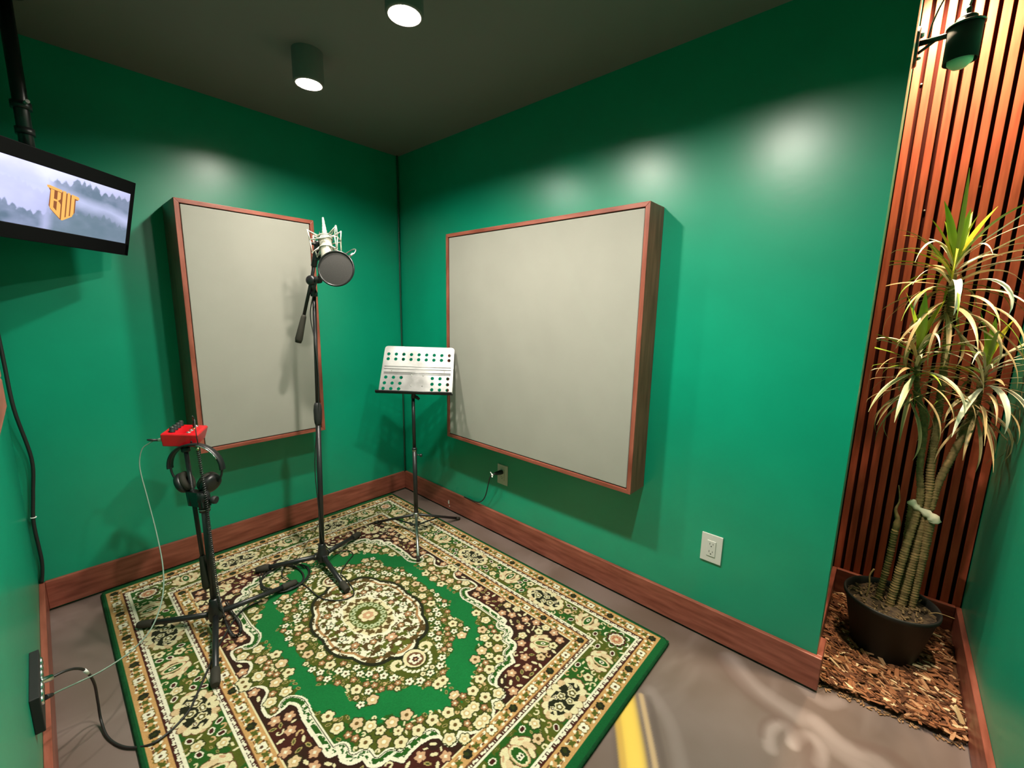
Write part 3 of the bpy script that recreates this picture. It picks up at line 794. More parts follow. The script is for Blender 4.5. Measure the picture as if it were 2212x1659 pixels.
hbm = MB(); hbm.lathe(vx(.115), (0,0,1), [(.012,0),(.0165,.004),(.0165,.030),(.014,.034)], 22); hbm.build('base_collar', M_steel, mu)
MB().tube([vx(.018), vx(.13)], .0085, 14).build('centre_rod', M_steel, mu)
hb3 = MB(); hb3.lathe(vx(.058), (0,0,1), [(.009,0),(.015,.003),(.015,.015),(.009,.018)], 18); hb3.build('brace_collar', M_black, mu)
for f in ((.872,-.510), (.341,-.449), (.657,-.040)):
    u = Vector((f[0]-MH.x, f[1]-MH.y, 0)).normalized(); gz_ = RZ if f[1] < -.13 else .001
    a = vx(.130)+u*.016; e = Vector((f[0], f[1], gz_+.009))
    steel = f[0] > .8
    lg_ = MB().tube([a, e], .0078, 12).build('leg', M_steel if steel else M_black, mu)
    if steel: lg_['label'] = 'bare steel front leg'
    ft = MB().tube([a.lerp(e,.93), e+(e-a).normalized()*.006], [.0095,.0095], 12).build('rubber_foot', M_rubber, lg_)
    MB().bar(vx(.066)+u*.012, a.lerp(e, .52), .012, .003).build('brace', M_black, mu)
BL, BR_, TL, TR_ = [Vector(p) for p in ((0.4990,-0.4930,0.8820), (0.8090,-0.2170,0.8800), (0.4150,-0.3960,1.1330), (0.7160,-0.1290,1.1250))]
dx = (BR_-BL+TR_-TL).normalized(); dz = ((TL-BL)+(TR_-BR_)); dz = (dz-dx*dz.dot(dx)).normalized(); dn = dx.cross(dz)
if dn.dot(camd-BL) < 0: dn = -dn
DO = (BL+BR_)/2; DW = (BR_-BL).length; DW2 = (TR_-TL).length; DH = ((TL-BL).length+(TR_-BR_).length)/2
Rd = Matrix((dx, dz, dx.cross(dz))).transposed()
Md = Matrix.Translation(DO) @ Rd.to_4x4()
sgn = 1 if dx.cross(dz).dot(dn) > 0 else -1
cu_ = bpy.data.curves.new('desk_outline', 'CURVE'); cu_.dimensions = '2D'; cu_.fill_mode = 'BOTH'; cu_.extrude = .0007
def addpoly(pts):
    sp_ = cu_.splines.new('POLY'); sp_.points.add(len(pts)-1)
    for i, (x, y) in enumerate(pts): sp_.points[i].co = (x, y, 0, 1)
    sp_.use_cyclic_u = True
w0, w1 = DW/2, DW2/2; cr = .018
out = [(-w0,0),(w0,0)]
for i in range(7):
    a = i/6*PI/2; out.append((w1-cr+cr*math.cos(a), DH-cr+cr*math.sin(a)))
for i in range(7):
    a = PI/2+i/6*PI/2; out.append((-w1+cr+cr*math.cos(a), DH-cr+cr*math.sin(a)))
addpoly(out)
hr = .0096
def hole(x, y): addpoly([(x+hr*math.cos(-2*PI*i/18), y+hr*math.sin(-2*PI*i/18)) for i in range(18)])
for j, y in enumerate((.825, .716)):
    for i in range(9): hole((i-4)*.0438, y*DH)
for y in (.318, .195, .078):
    for i in range(3): hole(-.176+i*.0438 - (.318-y)*.03, y*DH); hole(.176-i*.0438 + (.318-y)*.01, y*DH)
tmp = bpy.data.objects.new('tmp_desk', cu_); C.objects.link(tmp)
bpy.context.view_layer.update()
dme = bpy.data.meshes.new_from_object(tmp.evaluated_get(bpy.context.evaluated_depsgraph_get()))
bpy.data.objects.remove(tmp)
dme.transform(Md); dme.materials.clear(); dme.materials.append(M_desk); dme.name = 'desk'
desk = link('desk', dme, mu)
def dp_(x, y, z): return DO + dx*x + dz*y + dn*z
for y, hh in ((.555,.0022), (.50,.0022), (.425,.003), (.395,.0022)):
    MB().tube([dp_(-DW*.46, y*DH, .0004), dp_(DW*.46, y*DH, .0004)], hh, 8).build('pressed_rib', M_desk, desk)
for x, y in ((-.148,.47),(.153,.47),(-.030,.372),(.035,.372),(-.030,.155),(.035,.150)): MB().lathe(dp_(x, y*DH, .0006), dn, [(.004,0),(.0036,.0012),(.001,.0022)], 12).build('rivet', M_steel, desk)
lp = MB(); prof = [(0,.002),(.003,-.008),(.020,-.013),(.036,-.012),(.043,-.001)]
for (d0, h0), (d1, h1) in zip(prof[:-1], prof[1:]):
    lp.add([dp_(-DW/2-.006,h0,d0), dp_(DW/2+.004,h0,d0), dp_(DW/2+.004,h1,d1), dp_(-DW/2-.006,h1,d1)], [(0,1,2,3)], True)
lo_ = lp.build('ledge', M_black, mu)  # black coat puts the lip's dark floor reflection into its colour
sd = lo_.modifiers.new('thickness', 'SOLIDIFY'); sd.thickness = .0016
nk = MB(); nk.tube([vx(.845), lerp(vx(.90), dp_(0,.03,-.02), .3), dp_(0,.05,-.016)], [.012,.013,.012], 14); nk.box(dp_(0, .075, -.008), (.05,.10,.012), Rd)
nk.build('tilt_head', M_black, mu)
tk = MB(); tk.tube([vx(.862), vx(.850)+kx*.022, vx(.838)+kx*.036], [.008,.010,.007], 10); tk.build('tilt_lever', M_blackm, mu)
tc_ = bpy.data.curves.new('desk_lettering', 'FONT'); tc_.body = 'Vallo'; tc_.size = .0185; tc_.extrude = .0003; tc_.align_x = 'CENTER'; tc_.space_character = 1.25
tob = bpy.data.objects.new('tmp_txt', tc_); C.objects.link(tob); bpy.context.view_layer.update()
tme = bpy.data.meshes.new_from_object(tob.evaluated_get(bpy.context.evaluated_depsgraph_get())); bpy.data.objects.remove(tob)
zdir = dx.cross(dz)
tme.transform(Matrix.Translation(dp_(.146, DH*.885, .0014)) @ Rd.to_4x4()); tme.materials.clear(); tme.materials.append(mat('faded_grey_ink', (.42,.42,.42), .5))
link('lettering', tme, desk)

# ------------------------------------------------------------------ headphone stand
hH = Vector((0.6560,-1.3720,0.0610)); hT = Vector((0.6430,-1.3670,0.5800))
hs = thing('boom_stand', 'short black boom stand carrying the red box, nearest the left rug edge', 'stand', (hH.x, hH.y, 0))
hl = lambda z: lerp(hH, hT, (z-hH.z)/(hT.z-hH.z)); hax = (hT-hH).normalized()
MB().tube([hl(.05), hT], .0125, 16).build('main_tube', M_black, hs)
hh_ = MB(); hh_.lathe(hl(.048), hax, [(.012,0),(.023,.004),(.025,.02),(.025,.05),(.020,.065),(.018,.095),(.0125,.10)], 22); hh_.build('base_hub', M_black, hs)
tripod_legs(hs, (hl(.07).x, hl(.07).y), .075, [(.992,-1.457,0), (.430,-1.590,0), (.606,-1.036,0)], .0110, M_black)
b0 = Vector((0.5240,-1.3850,0.7570)); b1 = Vector((0.6280,-1.3870,0.2830)); bdir = (b1-b0).normalized()
MB().tube([b0-bdir*.015, b1], .0082, 14).lathe(b0-bdir*.016, bdir, [(.010,0),(.016,.002),(.016,.018),(.010,.022)], 18).build('boom_arm', M_black, hs)
MB().tube([b1-bdir*.05, b1-bdir*.045, b1+bdir*.02, b1+bdir*.075, b1+bdir*.088], [.009,.012,.0155,.0165,.012], 18).build('counterweight_grip', M_rubber, hs)
cbl = MB(); pcl = b0.lerp(b1, .40)
cbl.box(lerp(pcl, hT, .5), ((hT-pcl).length+.035,.032,.060), frame(hT-pcl)); cbl.lathe(hT-hax*.055, hax, [(.0125,0),(.019,.004),(.019,.045),(.023,.05),(.023,.075),(.018,.085)], 22)
cbl.lathe(pcl-bdir*.03, bdir, [(.008,0),(.018,.003),(.018,.057),(.008,.060)], 18)
cbl.build('boom_clamp', M_black, hs)
hkn = MB(); kq = hT + Vector((.743,.669,0))*.02; hkn.lathe(kq, (.743,.669,-.1), [(.006,0),(.006,.010),(.015,.014),(.017,.022),(.015,.032)], 8); hkn.build('clamp_knob', M_blackm, hs)
tr_ = MB(); tr_.tube(ring(hl(.0)+hax*(hT-hl(0)).length*.93, hax, .0200, 24), .0016, 6, closed=True); tr_.build('steel_band', M_steel, hs)
# red headphone box
fr = (Vector((.446,.895,0))); dd = Vector((-.895,.446,0)); 
rq = Matrix.Rotation(math.radians(7), 3, dd)        # a slight lean to the left
fr = (rq @ fr).normalized(); upb = fr.cross(dd); upb = -upb if upb.z < 0 else upb
B0 = (Vector((0.4830,-1.4460,0.7700))+Vector((0.5650,-1.3690,0.7860)))/2
bw, bdp, bh = .121, .150, .056
Rb = Matrix((fr, dd, fr.cross(dd))).transposed(); 
def bx(x, y, z): return B0 + fr*x + dd*y + upb*z
rbx = thing('headphone_box', 'bright red metal box with black knobs on top of the short stand', 'audio box', bx(0, bdp/2, 0))
tp = .006
mb = MB()
mb.add([bx(-bw/2+tp,tp,0), bx(bw/2-tp,tp,0), bx(bw/2-tp,bdp-tp,0), bx(-bw/2+tp,bdp-tp,0), bx(-bw/2-.002,0,.050), bx(bw/2+.002,0,.050), bx(bw/2+.002,bdp,.050), bx(-bw/2-.002,bdp,.050),
        bx(-bw/2+.004,.006,bh), bx(bw/2-.004,.006,bh), bx(bw/2-.004,bdp-.006,bh), bx(-bw/2+.004,bdp-.006,bh)],
       [(3,2,1,0),(0,1,5,4),(1,2,6,5),(2,3,7,6),(3,0,4,7),(4,5,9,8),(5,6,10,9),(6,7,11,10),(7,4,8,11),(8,9,10,11)])
mb.build('case', M_red, rbx, .003, 3)
for i in range(4):
    kn = MB(); kn.lathe(bx(-.030, .022+i*.034, bh), upb, [(.011,0),(.0115,.003),(.0095,.005),(.0088,.019),(.0075,.021)], 18); ko = kn.build('knob', M_blackm, rbx)
    kp = MB(); kp.lathe(bx(-.030, .022+i*.034, bh+.0208), upb, [(.006,0),(.0055,.0005)], 14); kp.build('knob_cap', M_steel, ko)
for i in range(4):
    jk = MB(); jk.lathe(bx(.026, .022+i*.034, bh), upb, [(.0085,0),(.0085,.002),(.0055,.003),(.0050,.0015)], 16, cap=False); jk.build('jack_socket', M_brass if i == 2 else M_steel, rbx)
    jd = MB(); jd.lathe(bx(.026, .022+i*.034, bh+.0002), upb, [(.0052,0),(.0052,.0006)], 14); jd.build('socket_hole', M_dark, rbx)
scw = MB(); scw.lathe(bx(bw*.34, .0035, .022), -dd, [(.0035,0),(.0035,.0015),(.001,.002)], 12); scw.build('case_screw', M_dark, rbx)
# headphones
hc = Vector((0.5640,-1.3650,0.6910)); hr_ = Vector((.743,.669,0)); hn = Vector((.669,-.743,.10)).normalized(); 
def hpp(a, r, dn_=0): return hc + hr_*(r*math.cos(a)) + Vector((0,0,1))*(r*math.sin(a)*.92) + hn*dn_
he = thing('headphones', 'black headphones hanging under the red box', 'headphones', hc)
hbn = MB(); pts = [hpp(PI*(-.02+1.04*i/24), .104) for i in range(25)]
R_ = .104
for s in (-.012, .012):
    pass
vs = []; fs = []
for i, p in enumerate(pts):
    rad = (p-hc).normalized()
    for (q, w_) in ((.000,-.015),(.007,-.013),(.007,.013),(.000,.015)): vs.append(p + rad*q + hn*w_)
for i in range(24):
    for kk in range(4): fs.append((i*4+kk, i*4+(kk+1) % 4, (i+1)*4+(kk+1) % 4, (i+1)*4+kk))
hbn.add(vs, fs, True); hbn.build('headband', M_black, he)
MB().tube([hpp(PI*(.14+.3*i/10), .107, .0155) for i in range(11)], .0022, 6).build('band_trim', M_chrome, he)
for s in (-1, 1):
    a_end = 0 if s > 0 else PI
    yk = MB(); yk.tube(spline([hpp(a_end, .105), hc+hr_*.100*s-Vector((0,0,.030)), hc+hr_*.086*s-Vector((0,0,.060))], 6), .0042, 8); yk.build('yoke', M_blackm, he)
    cupc = hc + hr_*.050*s - Vector((0,0,.062)) + hn*.004
    cax = (hr_*s*.80 - Vector((0,0,1))*.38 + hn*.25).normalized()
    ec = MB(); ec.lathe(cupc, cax, [(.020,-.004),(.042,-.002),(.043,.010),(.038,.020),(.024,.026),(.002,.027)], 28); eo = ec.build('ear_cup', M_black, he)
    pad = MB(); pad.tube(ring(cupc-cax*.010, cax, .030, 28), .0125, 10, closed=True); pad.build('ear_pad', M_rubber, eo)
    sb = MB(); sb.tube(ring(cupc+cax*.0225, cax, .026, 28), .0014, 6, closed=True); sb.build('cup_ring', M_steel, eo)
base_ = spline([(0.5990,-1.3600,0.7810), (0.6250,-1.3610,0.7060), (0.6640,-1.3630,0.6010), (0.6740,-1.3650,0.4670), (0.6900,-1.3660,0.3130), (0.7040,-1.3650,0.1740), (0.6470,-1.3400,0.0220), (0.7630,-1.3430,0.0200), (0.7680,-1.3170,0.0200), (0.7030,-1.3020,0.0200), (0.6090,-1.3060,0.0220), (0.5300,-1.3040,0.0300)], 10)
helix = []; tot = 0; ph = 0
for i in range(len(base_)-1):
    a, b_ = base_[i], base_[i+1]; d = b_-a; L = d.length; F = frame(d, (.669,-.743,0)); n_ = max(2, int(L/.0013))
    for j in range(n_):
        th = ph + j/n_*L/.0085*2*PI
        helix.append(a.lerp(b_, j/n_) + (F @ Vector((0, math.cos(th), math.sin(th))))*.0052)
    ph += L/.0085*2*PI
hcab = MB().tube(helix, .0021, 5).build('coiled_cord', mat('glossy_black_cord', (.02,.02,.02), .22, spec=.7), he)
hct = MB(); hct.tube([(0.5990,-1.3570,0.7950), (0.5830,-1.3560,0.8300), (0.5800,-1.3570,0.8970)], .0020, 7); hct.tube(spline([(0.5800,-1.3570,0.8970), (0.5790,-1.3620,0.9090), bx(.026,.09,bh+.028)], 5), .0022, 7); hct.build('plug_lead', M_cable, he)
hpl = MB(); hpl.lathe(bx(.026,.090,bh), upb, [(.0035,0),(.0035,.006),(.0055,.008),(.0055,.030),(.0035,.036)], 14); hpl.build('plug', M_black, he); MB().lathe((0.6020,-1.3600,0.7700), (0,0,1), [(.004,0),(.006,.003),(.006,.010),(.004,.013)], 12).build('lead_joint', M_brass, he)

# ------------------------------------------------------------------ cables
pl0 = bx(-bw/2-.012, .03, .020)
vc = thing('signal_cable', 'pale green cable from the red box down to the wall socket plate', 'cable', pl0)
vpath = spline([bx(-bw/2-.03,.03,.016), (0.4520,-1.4880,0.7950), (0.4470,-1.5120,0.7720), (0.4630,-1.5260,0.7070), (0.5250,-1.5220,0.5990), (0.6060,-1.5180,0.4820), (0.7020,-1.5230,0.3820), (0.8110,-1.5470,0.3260), (0.8940,-1.5920,0.2800), (0.9410,-1.6500,0.2590), (0.9710,-1.7200,0.2550), (0.9830,-1.7760,0.2590), (1.0050,-1.8080,0.2730), (1.0170,-1.8230,0.2790)], 8)
MB().tube(vpath, .0023, 8).build('lead', M_vein, vc)
plg = MB(); plg.lathe(bx(-bw/2-.001,.03,.020), -fr, [(.0065,0),(.0065,.013),(.004,.016)], 16); plg.build('plug', M_champ, vc)
plb = MB(); plb.lathe(bx(-bw/2-.016,.03,.0185), -fr, [(.005,0),(.005,.028),(.003,.036)], 14); plb.build('plug_boot', M_cable, vc)
pe = Vector((1.0170,-1.8230,0.2790)); pd0 = Vector((1.0360,-1.8370,0.2930))
pl2 = MB(); pl2.tube([pe, lerp(pe, pd0, .9)], [.005,.0075], 14); pl2.build('socket_plug', M_blackm, vc)
# wall plate on the near wall
px0, px1 = .905, 1.155; pz = .315; wyf = NEAR-BT
wp = thing('connector_plate', 'black wall socket plate with metal connectors low on the near wall', 'wall plate', (1.03, wyf, pz))
MB().box((1.02, wyf+.0095, pz), (.225, .019, .10)).build('plate', M_blackm, wp, .002)
for i in range(7):
    jx = .932+i*.029
    jb = MB(); jb.lathe((jx, wyf+.019, pz+.022), (0,1,0), [(.0125,0),(.0125,.004),(.0095,.005),(.009,.002)], 18, cap=False); jo = jb.build('socket', M_chrome, wp)
    jh = MB(); jh.lathe((jx, wyf+.0195, pz+.022), (0,1,0), [(.009,0),(.009,.001)], 16); jh.build('socket_hole', M_dark, jo)
xc = thing('microphone_cable', 'black cable looping from the wall socket plate over the floor onto the rug', 'cable', (1.02, -1.79, .3))
xp = spline([(1.0180,-1.8170,0.3310), (1.0080,-1.7930,0.3270), (0.9910,-1.7710,0.3090), (0.9600,-1.7540,0.2680), (0.9170,-1.7420,0.1900), (0.8680,-1.7410,0.0880), (0.8710,-1.7410,0.0200), (0.9430,-1.7330,0.0060), (1.0120,-1.7080,0.0060), (1.0570,-1.6730,0.0080), (1.0850,-1.6370,0.0180), (1.0680,-1.5890,0.0160), (1.0310,-1.5420,0.0160), (0.9830,-1.5120,0.0160), (0.8720,-1.4490,0.0160), (0.7610,-1.3830,0.0160), (0.6290,-1.2770,0.0160), (0.6110,-1.1850,0.0160)], 8)
MB().tube(xp, .0036, 10).build('lead', M_cable, xc)
xq = MB(); x0_ = Vector((1.0180,-1.8170,0.3310)); x1_ = Vector((1.0340,-1.8400,0.3440)); xq.tube([x0_, lerp(x0_,x1_,.08), lerp(x0_,x1_,.9), x1_], [.006,.0085,.0085,.008], 16); xq.build('cable_plug', M_chrome, xc)
xs = MB(); xs.tube([(0.9690,-1.7570,0.2800), (0.9520,-1.7510,0.2530)], .0045, 10); xs.build('cable_tie', M_tag, xc)
# coil under the microphone stand, climbing the stand
kc_ = thing('coiled_cable', 'thin black cable coiled beneath the microphone stand and running up its pole', 'cable', (.55,-1.07,.02))
cen = Vector((0.5140,-1.0580,0.0180)); axu = (Vector((0.5020,-0.9570,0.0180))-Vector((0.5190,-1.1470,0.0180)))/2; axv = (Vector((0.3960,-1.0590,0.0180))-Vector((0.6370,-1.0450,0.0180)))/2
cp_ = []
for i in range(76):
    t = i/18*2*PI; q = 1+.07*math.sin(i*.9)+.05*math.sin(i*.37)
    cp_.append(cen + axu*math.cos(t)*q + axv*math.sin(t)*q + Vector((.01*math.sin(i*.21), .012*math.cos(i*.17), .0000+.006*(i/76))))
lead2 = cp_ + [Vector(p) for p in ((0.5120,-1.0610,0.0240), (0.6310,-1.0100,0.0170), (0.7800,-0.9980,0.0160), (0.8560,-0.9570,0.0160), (0.8840,-0.8990,0.0160), (0.8480,-0.8640,0.0160), (0.7260,-0.8470,0.0160), (0.6750,-0.8430,0.0160), (0.6030,-0.7660,0.0160), (0.5650,-0.7180,0.0160), (0.5070,-0.7170,0.0160), (0.5040,-0.7830,0.0300))]
upp = [zl(z)+Vector((.743,.669,0))*.0165*math.sin(z*7+1)+Vector((.669,-.743,0))*.015 for z in (.16,.35,.55,.72,.9,1.05,1.2,1.33)]
upp += [Vector(p) for p in ((0.5630,-0.8150,1.5150), (0.5380,-0.7900,1.6030), (0.5090,-0.7800,1.7020))]
MB().tube(spline(lead2, 3), .0026, 7).build('floor_coil', M_cable, kc_)
MB().tube(spline([(0.5040,-0.7830,0.0300)]+upp, 6), .0024, 7).build('pole_run', M_cable, kc_)
MB().tube(spline([(0.5310,-0.8760,0.2490), (0.3700,-0.8560,0.1000), (0.3460,-0.8790,0.0500), (0.3290,-0.8870,0.0160), (0.4190,-0.9590,0.0160)], 5), .0016, 6).build('loose_end', M_cable, kc_)
# corner cable and the one under the monitor
wc = thing('corner_cable', 'dark green cable running down the far corner of the room', 'cable', (0,0,.14))
MB().tube(spline([(-.008,.004,H),(-.008,.004,1.9),(-.003,.0,1.55),(-.006,.003,1.3),(.001,-.001,1.02),(-.004,.002,.75),(.002,-.002,.45),(-.004,.002,.25),(-.004,.002,BH)], 6), .0055, 8).build('lead', M_gcable, wc)
hgc = thing('hanging_cable', 'dark cable hanging down the corner below the monitor', 'cable', (.012, -1.84, .15))
MB().tube(spline([(.016,-1.846,2.30),(.014,-1.844,1.8),(.022,-1.842,1.40),(.020,-1.838,1.12),(.025,-1.834,.92),(.006,-1.812,.70),(.0,-1.825,.55),(.002,-1.838,.42),(-.002,-1.835,.24),(-.004,-1.846,BH+.006)], 7), .0062, 9).build('lead', M_cable, hgc)
MB().tube(ring((.001,-1.836,.445), (0,0,1), .0078, 14), .0022, 6, closed=True).build('white_tie', M_tag, hgc)

# ------------------------------------------------------------------ outlets
def outlet(x, z, m, label, w=.081, h=.121):
    t = thing('wall_outlet', label, 'outlet', (x, BT, z), 'wall outlets')
    MB().box((x, BT-.003, z), (w, .006, h)).build('cover_plate', m, t, .0016, 2)
    rc = MB().box((x, BT-.0068, z), (.033, .004, .067)).build('receptacle', m, t, .001, 2)
    for s in (-1, 1):
        zc = z + s*.0165
        MB().box((x-.0063, BT-.0090, zc+.004), (.0016,.001,.0085)).build('slot', M_dark, rc); MB().box((x+.0063, BT-.0090, zc+.004), (.0016,.001,.0065)).build('slot', M_dark, rc)
        MB().lathe((x, BT-.0085, zc-.006), (0,-1,0), [(.0024,0),(.0024,.001)], 10).build('ground_hole', M_dark, rc)
        MB().lathe((x, BT-.006, z+s*.048), (0,-1,0), [(.0028,0),(.0026,.0008)], 10).build('plate_screw', m, t)
    return t
outlet(2.167, .400, M_white, 'white outlet without a plug, on the right wall past the wide panel')
outlet(.991, .388, M_ivory, 'cream outlet with a black plug in it, under the wide panel')
pw = thing('power_cord', 'black power cord plugged into the cream outlet and draped behind the baseboard', 'cord', (.98, 0, .40))
pgp = Vector((.994, BT-.009, .407))
pb = MB(); pb.tube([pgp, pgp+Vector((-.005,-.012,-.001)), pgp+Vector((-.018,-.034,-.004)), pgp+Vector((-.026,-.046,-.006))], [.012,.0135,.011,.006], 14); pb.build('plug', M_blackm, pw)
MB().tube(spline([pgp+Vector((-.024,-.044,-.006)), pgp+Vector((-.040,-.058,-.020)), (.935,-.045,.345), (.915,-.035,.30), (.885,-.022,.235), (.845,-.010,.185), (.80,-.004,.157), (.74,.002,.148), (.66,.006,.1455)], 8), .0034, 9).build('lead', M_cable, pw)
ttg = MB(); tcn = pgp+Vector((-.033,-.052,-.012))
for d_, l_ in (((-.6,-.2,.75),.020), ((.3,-.3,-.9),.014), ((-.9,0,-.5),.016), ((.7,-.3,.1),.010)):
    e_ = tcn + Vector(d_).normalized()*l_; ttg.bar(tcn, e_, .007, .0012)
ttg.ball(tcn, .0062, 8); ttg.build('cable_tie', M_tag, pw)

# ------------------------------------------------------------------ sconce on the alcove side wall
sy_ = .40; sx0 = AX
sco = thing('wall_lamp', 'black cylinder wall lamp hanging by the slats above the plant', 'lamp', (sx0, sy_, 2.24))
scz = 2.275; cylx = 2.661
MB().lathe((sx0, sy_, 2.265), (1,0,0), [(.058,0),(.060,.003),(.060,.016),(.056,.020)], 32).build('wall_plate', M_black, sco)
am = MB(); am.tube([(sx0+.02, sy_, scz), (cylx, sy_, scz)], .0085, 14); am.tube([(sx0+.02, sy_, scz-.03), (sx0+.06, sy_, scz-.004)], .005, 10); am.build('arm', M_black, sco)
M_matte = mat('matte_black_paint', (.010,.0095,.009), .75, spec=.2)
sh = MB(); r0, r1 = .0425, .0400
sh.lathe((cylx, sy_, scz+.012), (0,0,-1), [(.012,-.004),(r0,0),(r0,.104),(r1,.104),(r1,.004),(.012,.002)], 40, cap=False); sh.build('shade', M_matte, sco)
MB().lathe((cylx, sy_, scz+.014), (0,0,1), [(.047,-.004),(.047,.002),(.026,.003),(.026,.022),(.022,.026),(.008,.028),(.008,.048),(.005,.056)], 36).build('shade_cap', M_black, sco)
MB().lathe((cylx, sy_, scz-.052), (0,0,-1), [(.014,0),(.028,.012),(.033,.026),(.031,.044),(.018,.058),(.001,.062)], 28).build('bulb', mat('frosted_bulb_off', (.55,.50,.42), .7), sco)
MB().tube(spline([(cylx, sy_, scz+.068), (cylx+.004, sy_, scz+.11), (cylx-.02, sy_+.004, scz+.155), (cylx-.06, sy_+.006, scz+.125), (cylx-.082, sy_+.004, scz+.06), (cylx-.088, sy_, scz+.008)], 8), .0027, 8).build('cord', M_cable, sco)
for nz_, nr_ in ((2.30,.009), (2.228,.005)): MB().lathe((sx0+.020, sy_, nz_), (1,0,0), [(nr_,0),(nr_,.006),(nr_*.6,.010)], 14).build('mounting_nut', M_steel, sco)

# ------------------------------------------------------------------ potted plant
pcx, pcy = 2.737, .420
pt = thing('potted_plant', 'tall potted dracaena with narrow arching leaves in the slatted corner', 'plant', (pcx, pcy, .02))
pb_ = MB(); pb_.lathe((pcx, pcy, .020), (0,0,1), [(.002,.0),(.098,0),(.100,.004),(.141,.205),(.1475,.210),(.1480,.222),(.146,.226),(.1405,.224),(.1375,.205),(.130,.17)], 48, cap=False)
pb_.build('pot', M_pot, pt)
gxs, gys = np.meshgrid(np.linspace(-1,1,61), np.linspace(-1,1,61)); rr_ = np.hypot(gxs, gys); 
sc_ = np.where(rr_ > 1, 1/np.maximum(rr_, 1e-6), 1)*.134
so_ = MB(); nR = 20; nA = 48; vs = []
for i in range(nR+1):
    for j in range(nA):
        a = 2*PI*j/nA; r = .1345*i/nR
        z = .207 + .016*float(fbm(np.array([r*math.cos(a)*40+9]), np.array([r*math.sin(a)*40+4]), 3)[0]) + .010*(1-i/nR)
        vs.append((pcx+r*math.cos(a), pcy+r*math.sin(a), z))
so_.add(vs, [(i*nA+j, i*nA+(j+1) % nA, (i+1)*nA+(j+1) % nA, (i+1)*nA+j) for i in range(nR) for j in range(nA)], True)
soil = so_.build('soil', M_soil, pt)
bk = MB()
for i in range(150):
    a = rnd.random()*6.28; r = .128*math.sqrt(rnd.random()); R = Matrix.Rotation(rnd.random()*6, 3, 'Z') @ Matrix.Rotation(rnd.uniform(-.4,.4), 3, 'Y')
    bk.box((pcx+r*math.cos(a), pcy+r*math.sin(a), .226+rnd.random()*.006), (rnd.uniform(.008,.026), rnd.uniform(.003,.007), .003), R)
bko = bk.build('bark_bits', mat('bark_bits', (.22,.14,.06), .8, col2=(.09,.05,.02), nscale=40), soil)
def cane(path, r0, r1, name='cane'):
    P = spline(path, 14); n = len(P); q = []
    L = 0
    for i in range(n):
        if i: L += (P[i]-P[i-1]).length
        q.append((r0+(r1-r0)*i/(n-1))*(1+.10*math.sin(L*2*PI/.011)))
    # finer sampling for the leaf-scar rings
    fine = []; fr_ = []
    for i in range(n-1):
        m = max(1, int((P[i+1]-P[i]).length/.0032))
        for j in range(m):
            fine.append(P[i].lerp(P[i+1], j/m))
    fine.append(P[-1]); L = 0
    for i, p in enumerate(fine):
        if i: L += (p-fine[i-1]).length
        fr_.append((r0+(r1-r0)*i/(len(fine)-1))*(1+.17*(1 if math.sin(L*2*PI/.0105) > .2 else -.4)))
    return MB().tube(fine, fr_, 12).build(name, M_stem, pt)
topH = Vector((2.745,.520,1.525)); lefH = Vector((2.690,.460,1.215)); rigH = Vector((2.872,.510,1.165))
cane([(2.735,.405,.21),(2.752,.43,.45),(2.768,.46,.65),(2.752,.47,.78),(2.742,.475,.95),(2.705,.475,1.08),lefH], .0125, .0085)
cane([(2.768,.430,.21),(2.782,.455,.45),(2.790,.475,.65),(2.782,.49,.80),(2.776,.515,1.0),(2.765,.54,1.25),topH], .0145, .0095)
cane([(2.800,.478,.62),(2.812,.49,.74),(2.838,.51,.86),(2.862,.53,.98),rigH], .0125, .0095)
cane([(2.700,.430,.21),(2.712,.445,.38),(2.715,.450,.52)], .0105, .0105)
cane([(2.768,.462,.21),(2.757,.470,.45),(2.752,.470,.635)], .012, .0135)
cane([(2.800,.452,.21),(2.804,.460,.42),(2.806,.462,.60)], .0125, .015)
tw = MB(); tw.tube(spline([(2.715,.450,.515),(2.717,.452,.56),(2.706,.452,.60),(2.712,.455,.64),(2.702,.455,.70)], 6), [.009,.0105,.011,.0115,.012,.011,.009,.008,.008,.007,.006,.0055,.005,.0045,.004,.0035,.003,.003,.0025,.0025,.002,.002,.0015,.0015,.001][:25], 8); tw.build('dry_shoot', M_stem, pt)
for (x, y, z, r) in ((2.752,.470,.632,.0165), (2.806,.462,.597,.018), (2.778,.462,.612,.014)):
    pg = [(x+r*(1+.25*math.sin(k_*2.3))*math.cos(k_*PI/5), y+r*.8*math.sin(k_*PI/5)) for k_ in range(10)]
    ctm = MB(); ctm.prism([(a-x, b_-y) for a, b_ in pg], .010, Matrix.Translation((x, y, z)) @ Matrix.Rotation(.35, 4, 'Y') @ Matrix.Rotation(.3, 4, 'X'))
    cto = ctm.build('cut_stump', M_cut, pt); cto['label'] = 'pale ragged cut end of a sawn cane'
ctm = MB(); ctm.tube(spline([(2.742,.450,.652),(2.762,.446,.632),(2.785,.444,.622),(2.812,.444,.604),(2.818,.446,.585)], 4), [.012,.016,.013,.010,.013,.009,.008,.010,.013,.017,.013,.018,.020,.016,.019,.013,.005], 7); ctm.build('torn_bark', M_cut, pt)
sp1 = MB(); sp2 = MB(); sp1.tube(spline([(2.665,.41,.22),(2.668,.415,.27),(2.664,.42,.31),(2.674,.43,.34)], 5), .003, 6); sp2.tube(spline([(2.845,.40,.245),(2.87,.41,.255),(2.915,.42,.25)], 5), .0016, 5); sp1.build('dry_twig', M_stem, pt); sp2.build('dry_twig', M_stem, pt)
M_leafs = attr_mat('narrow_leaf', .42, .45)
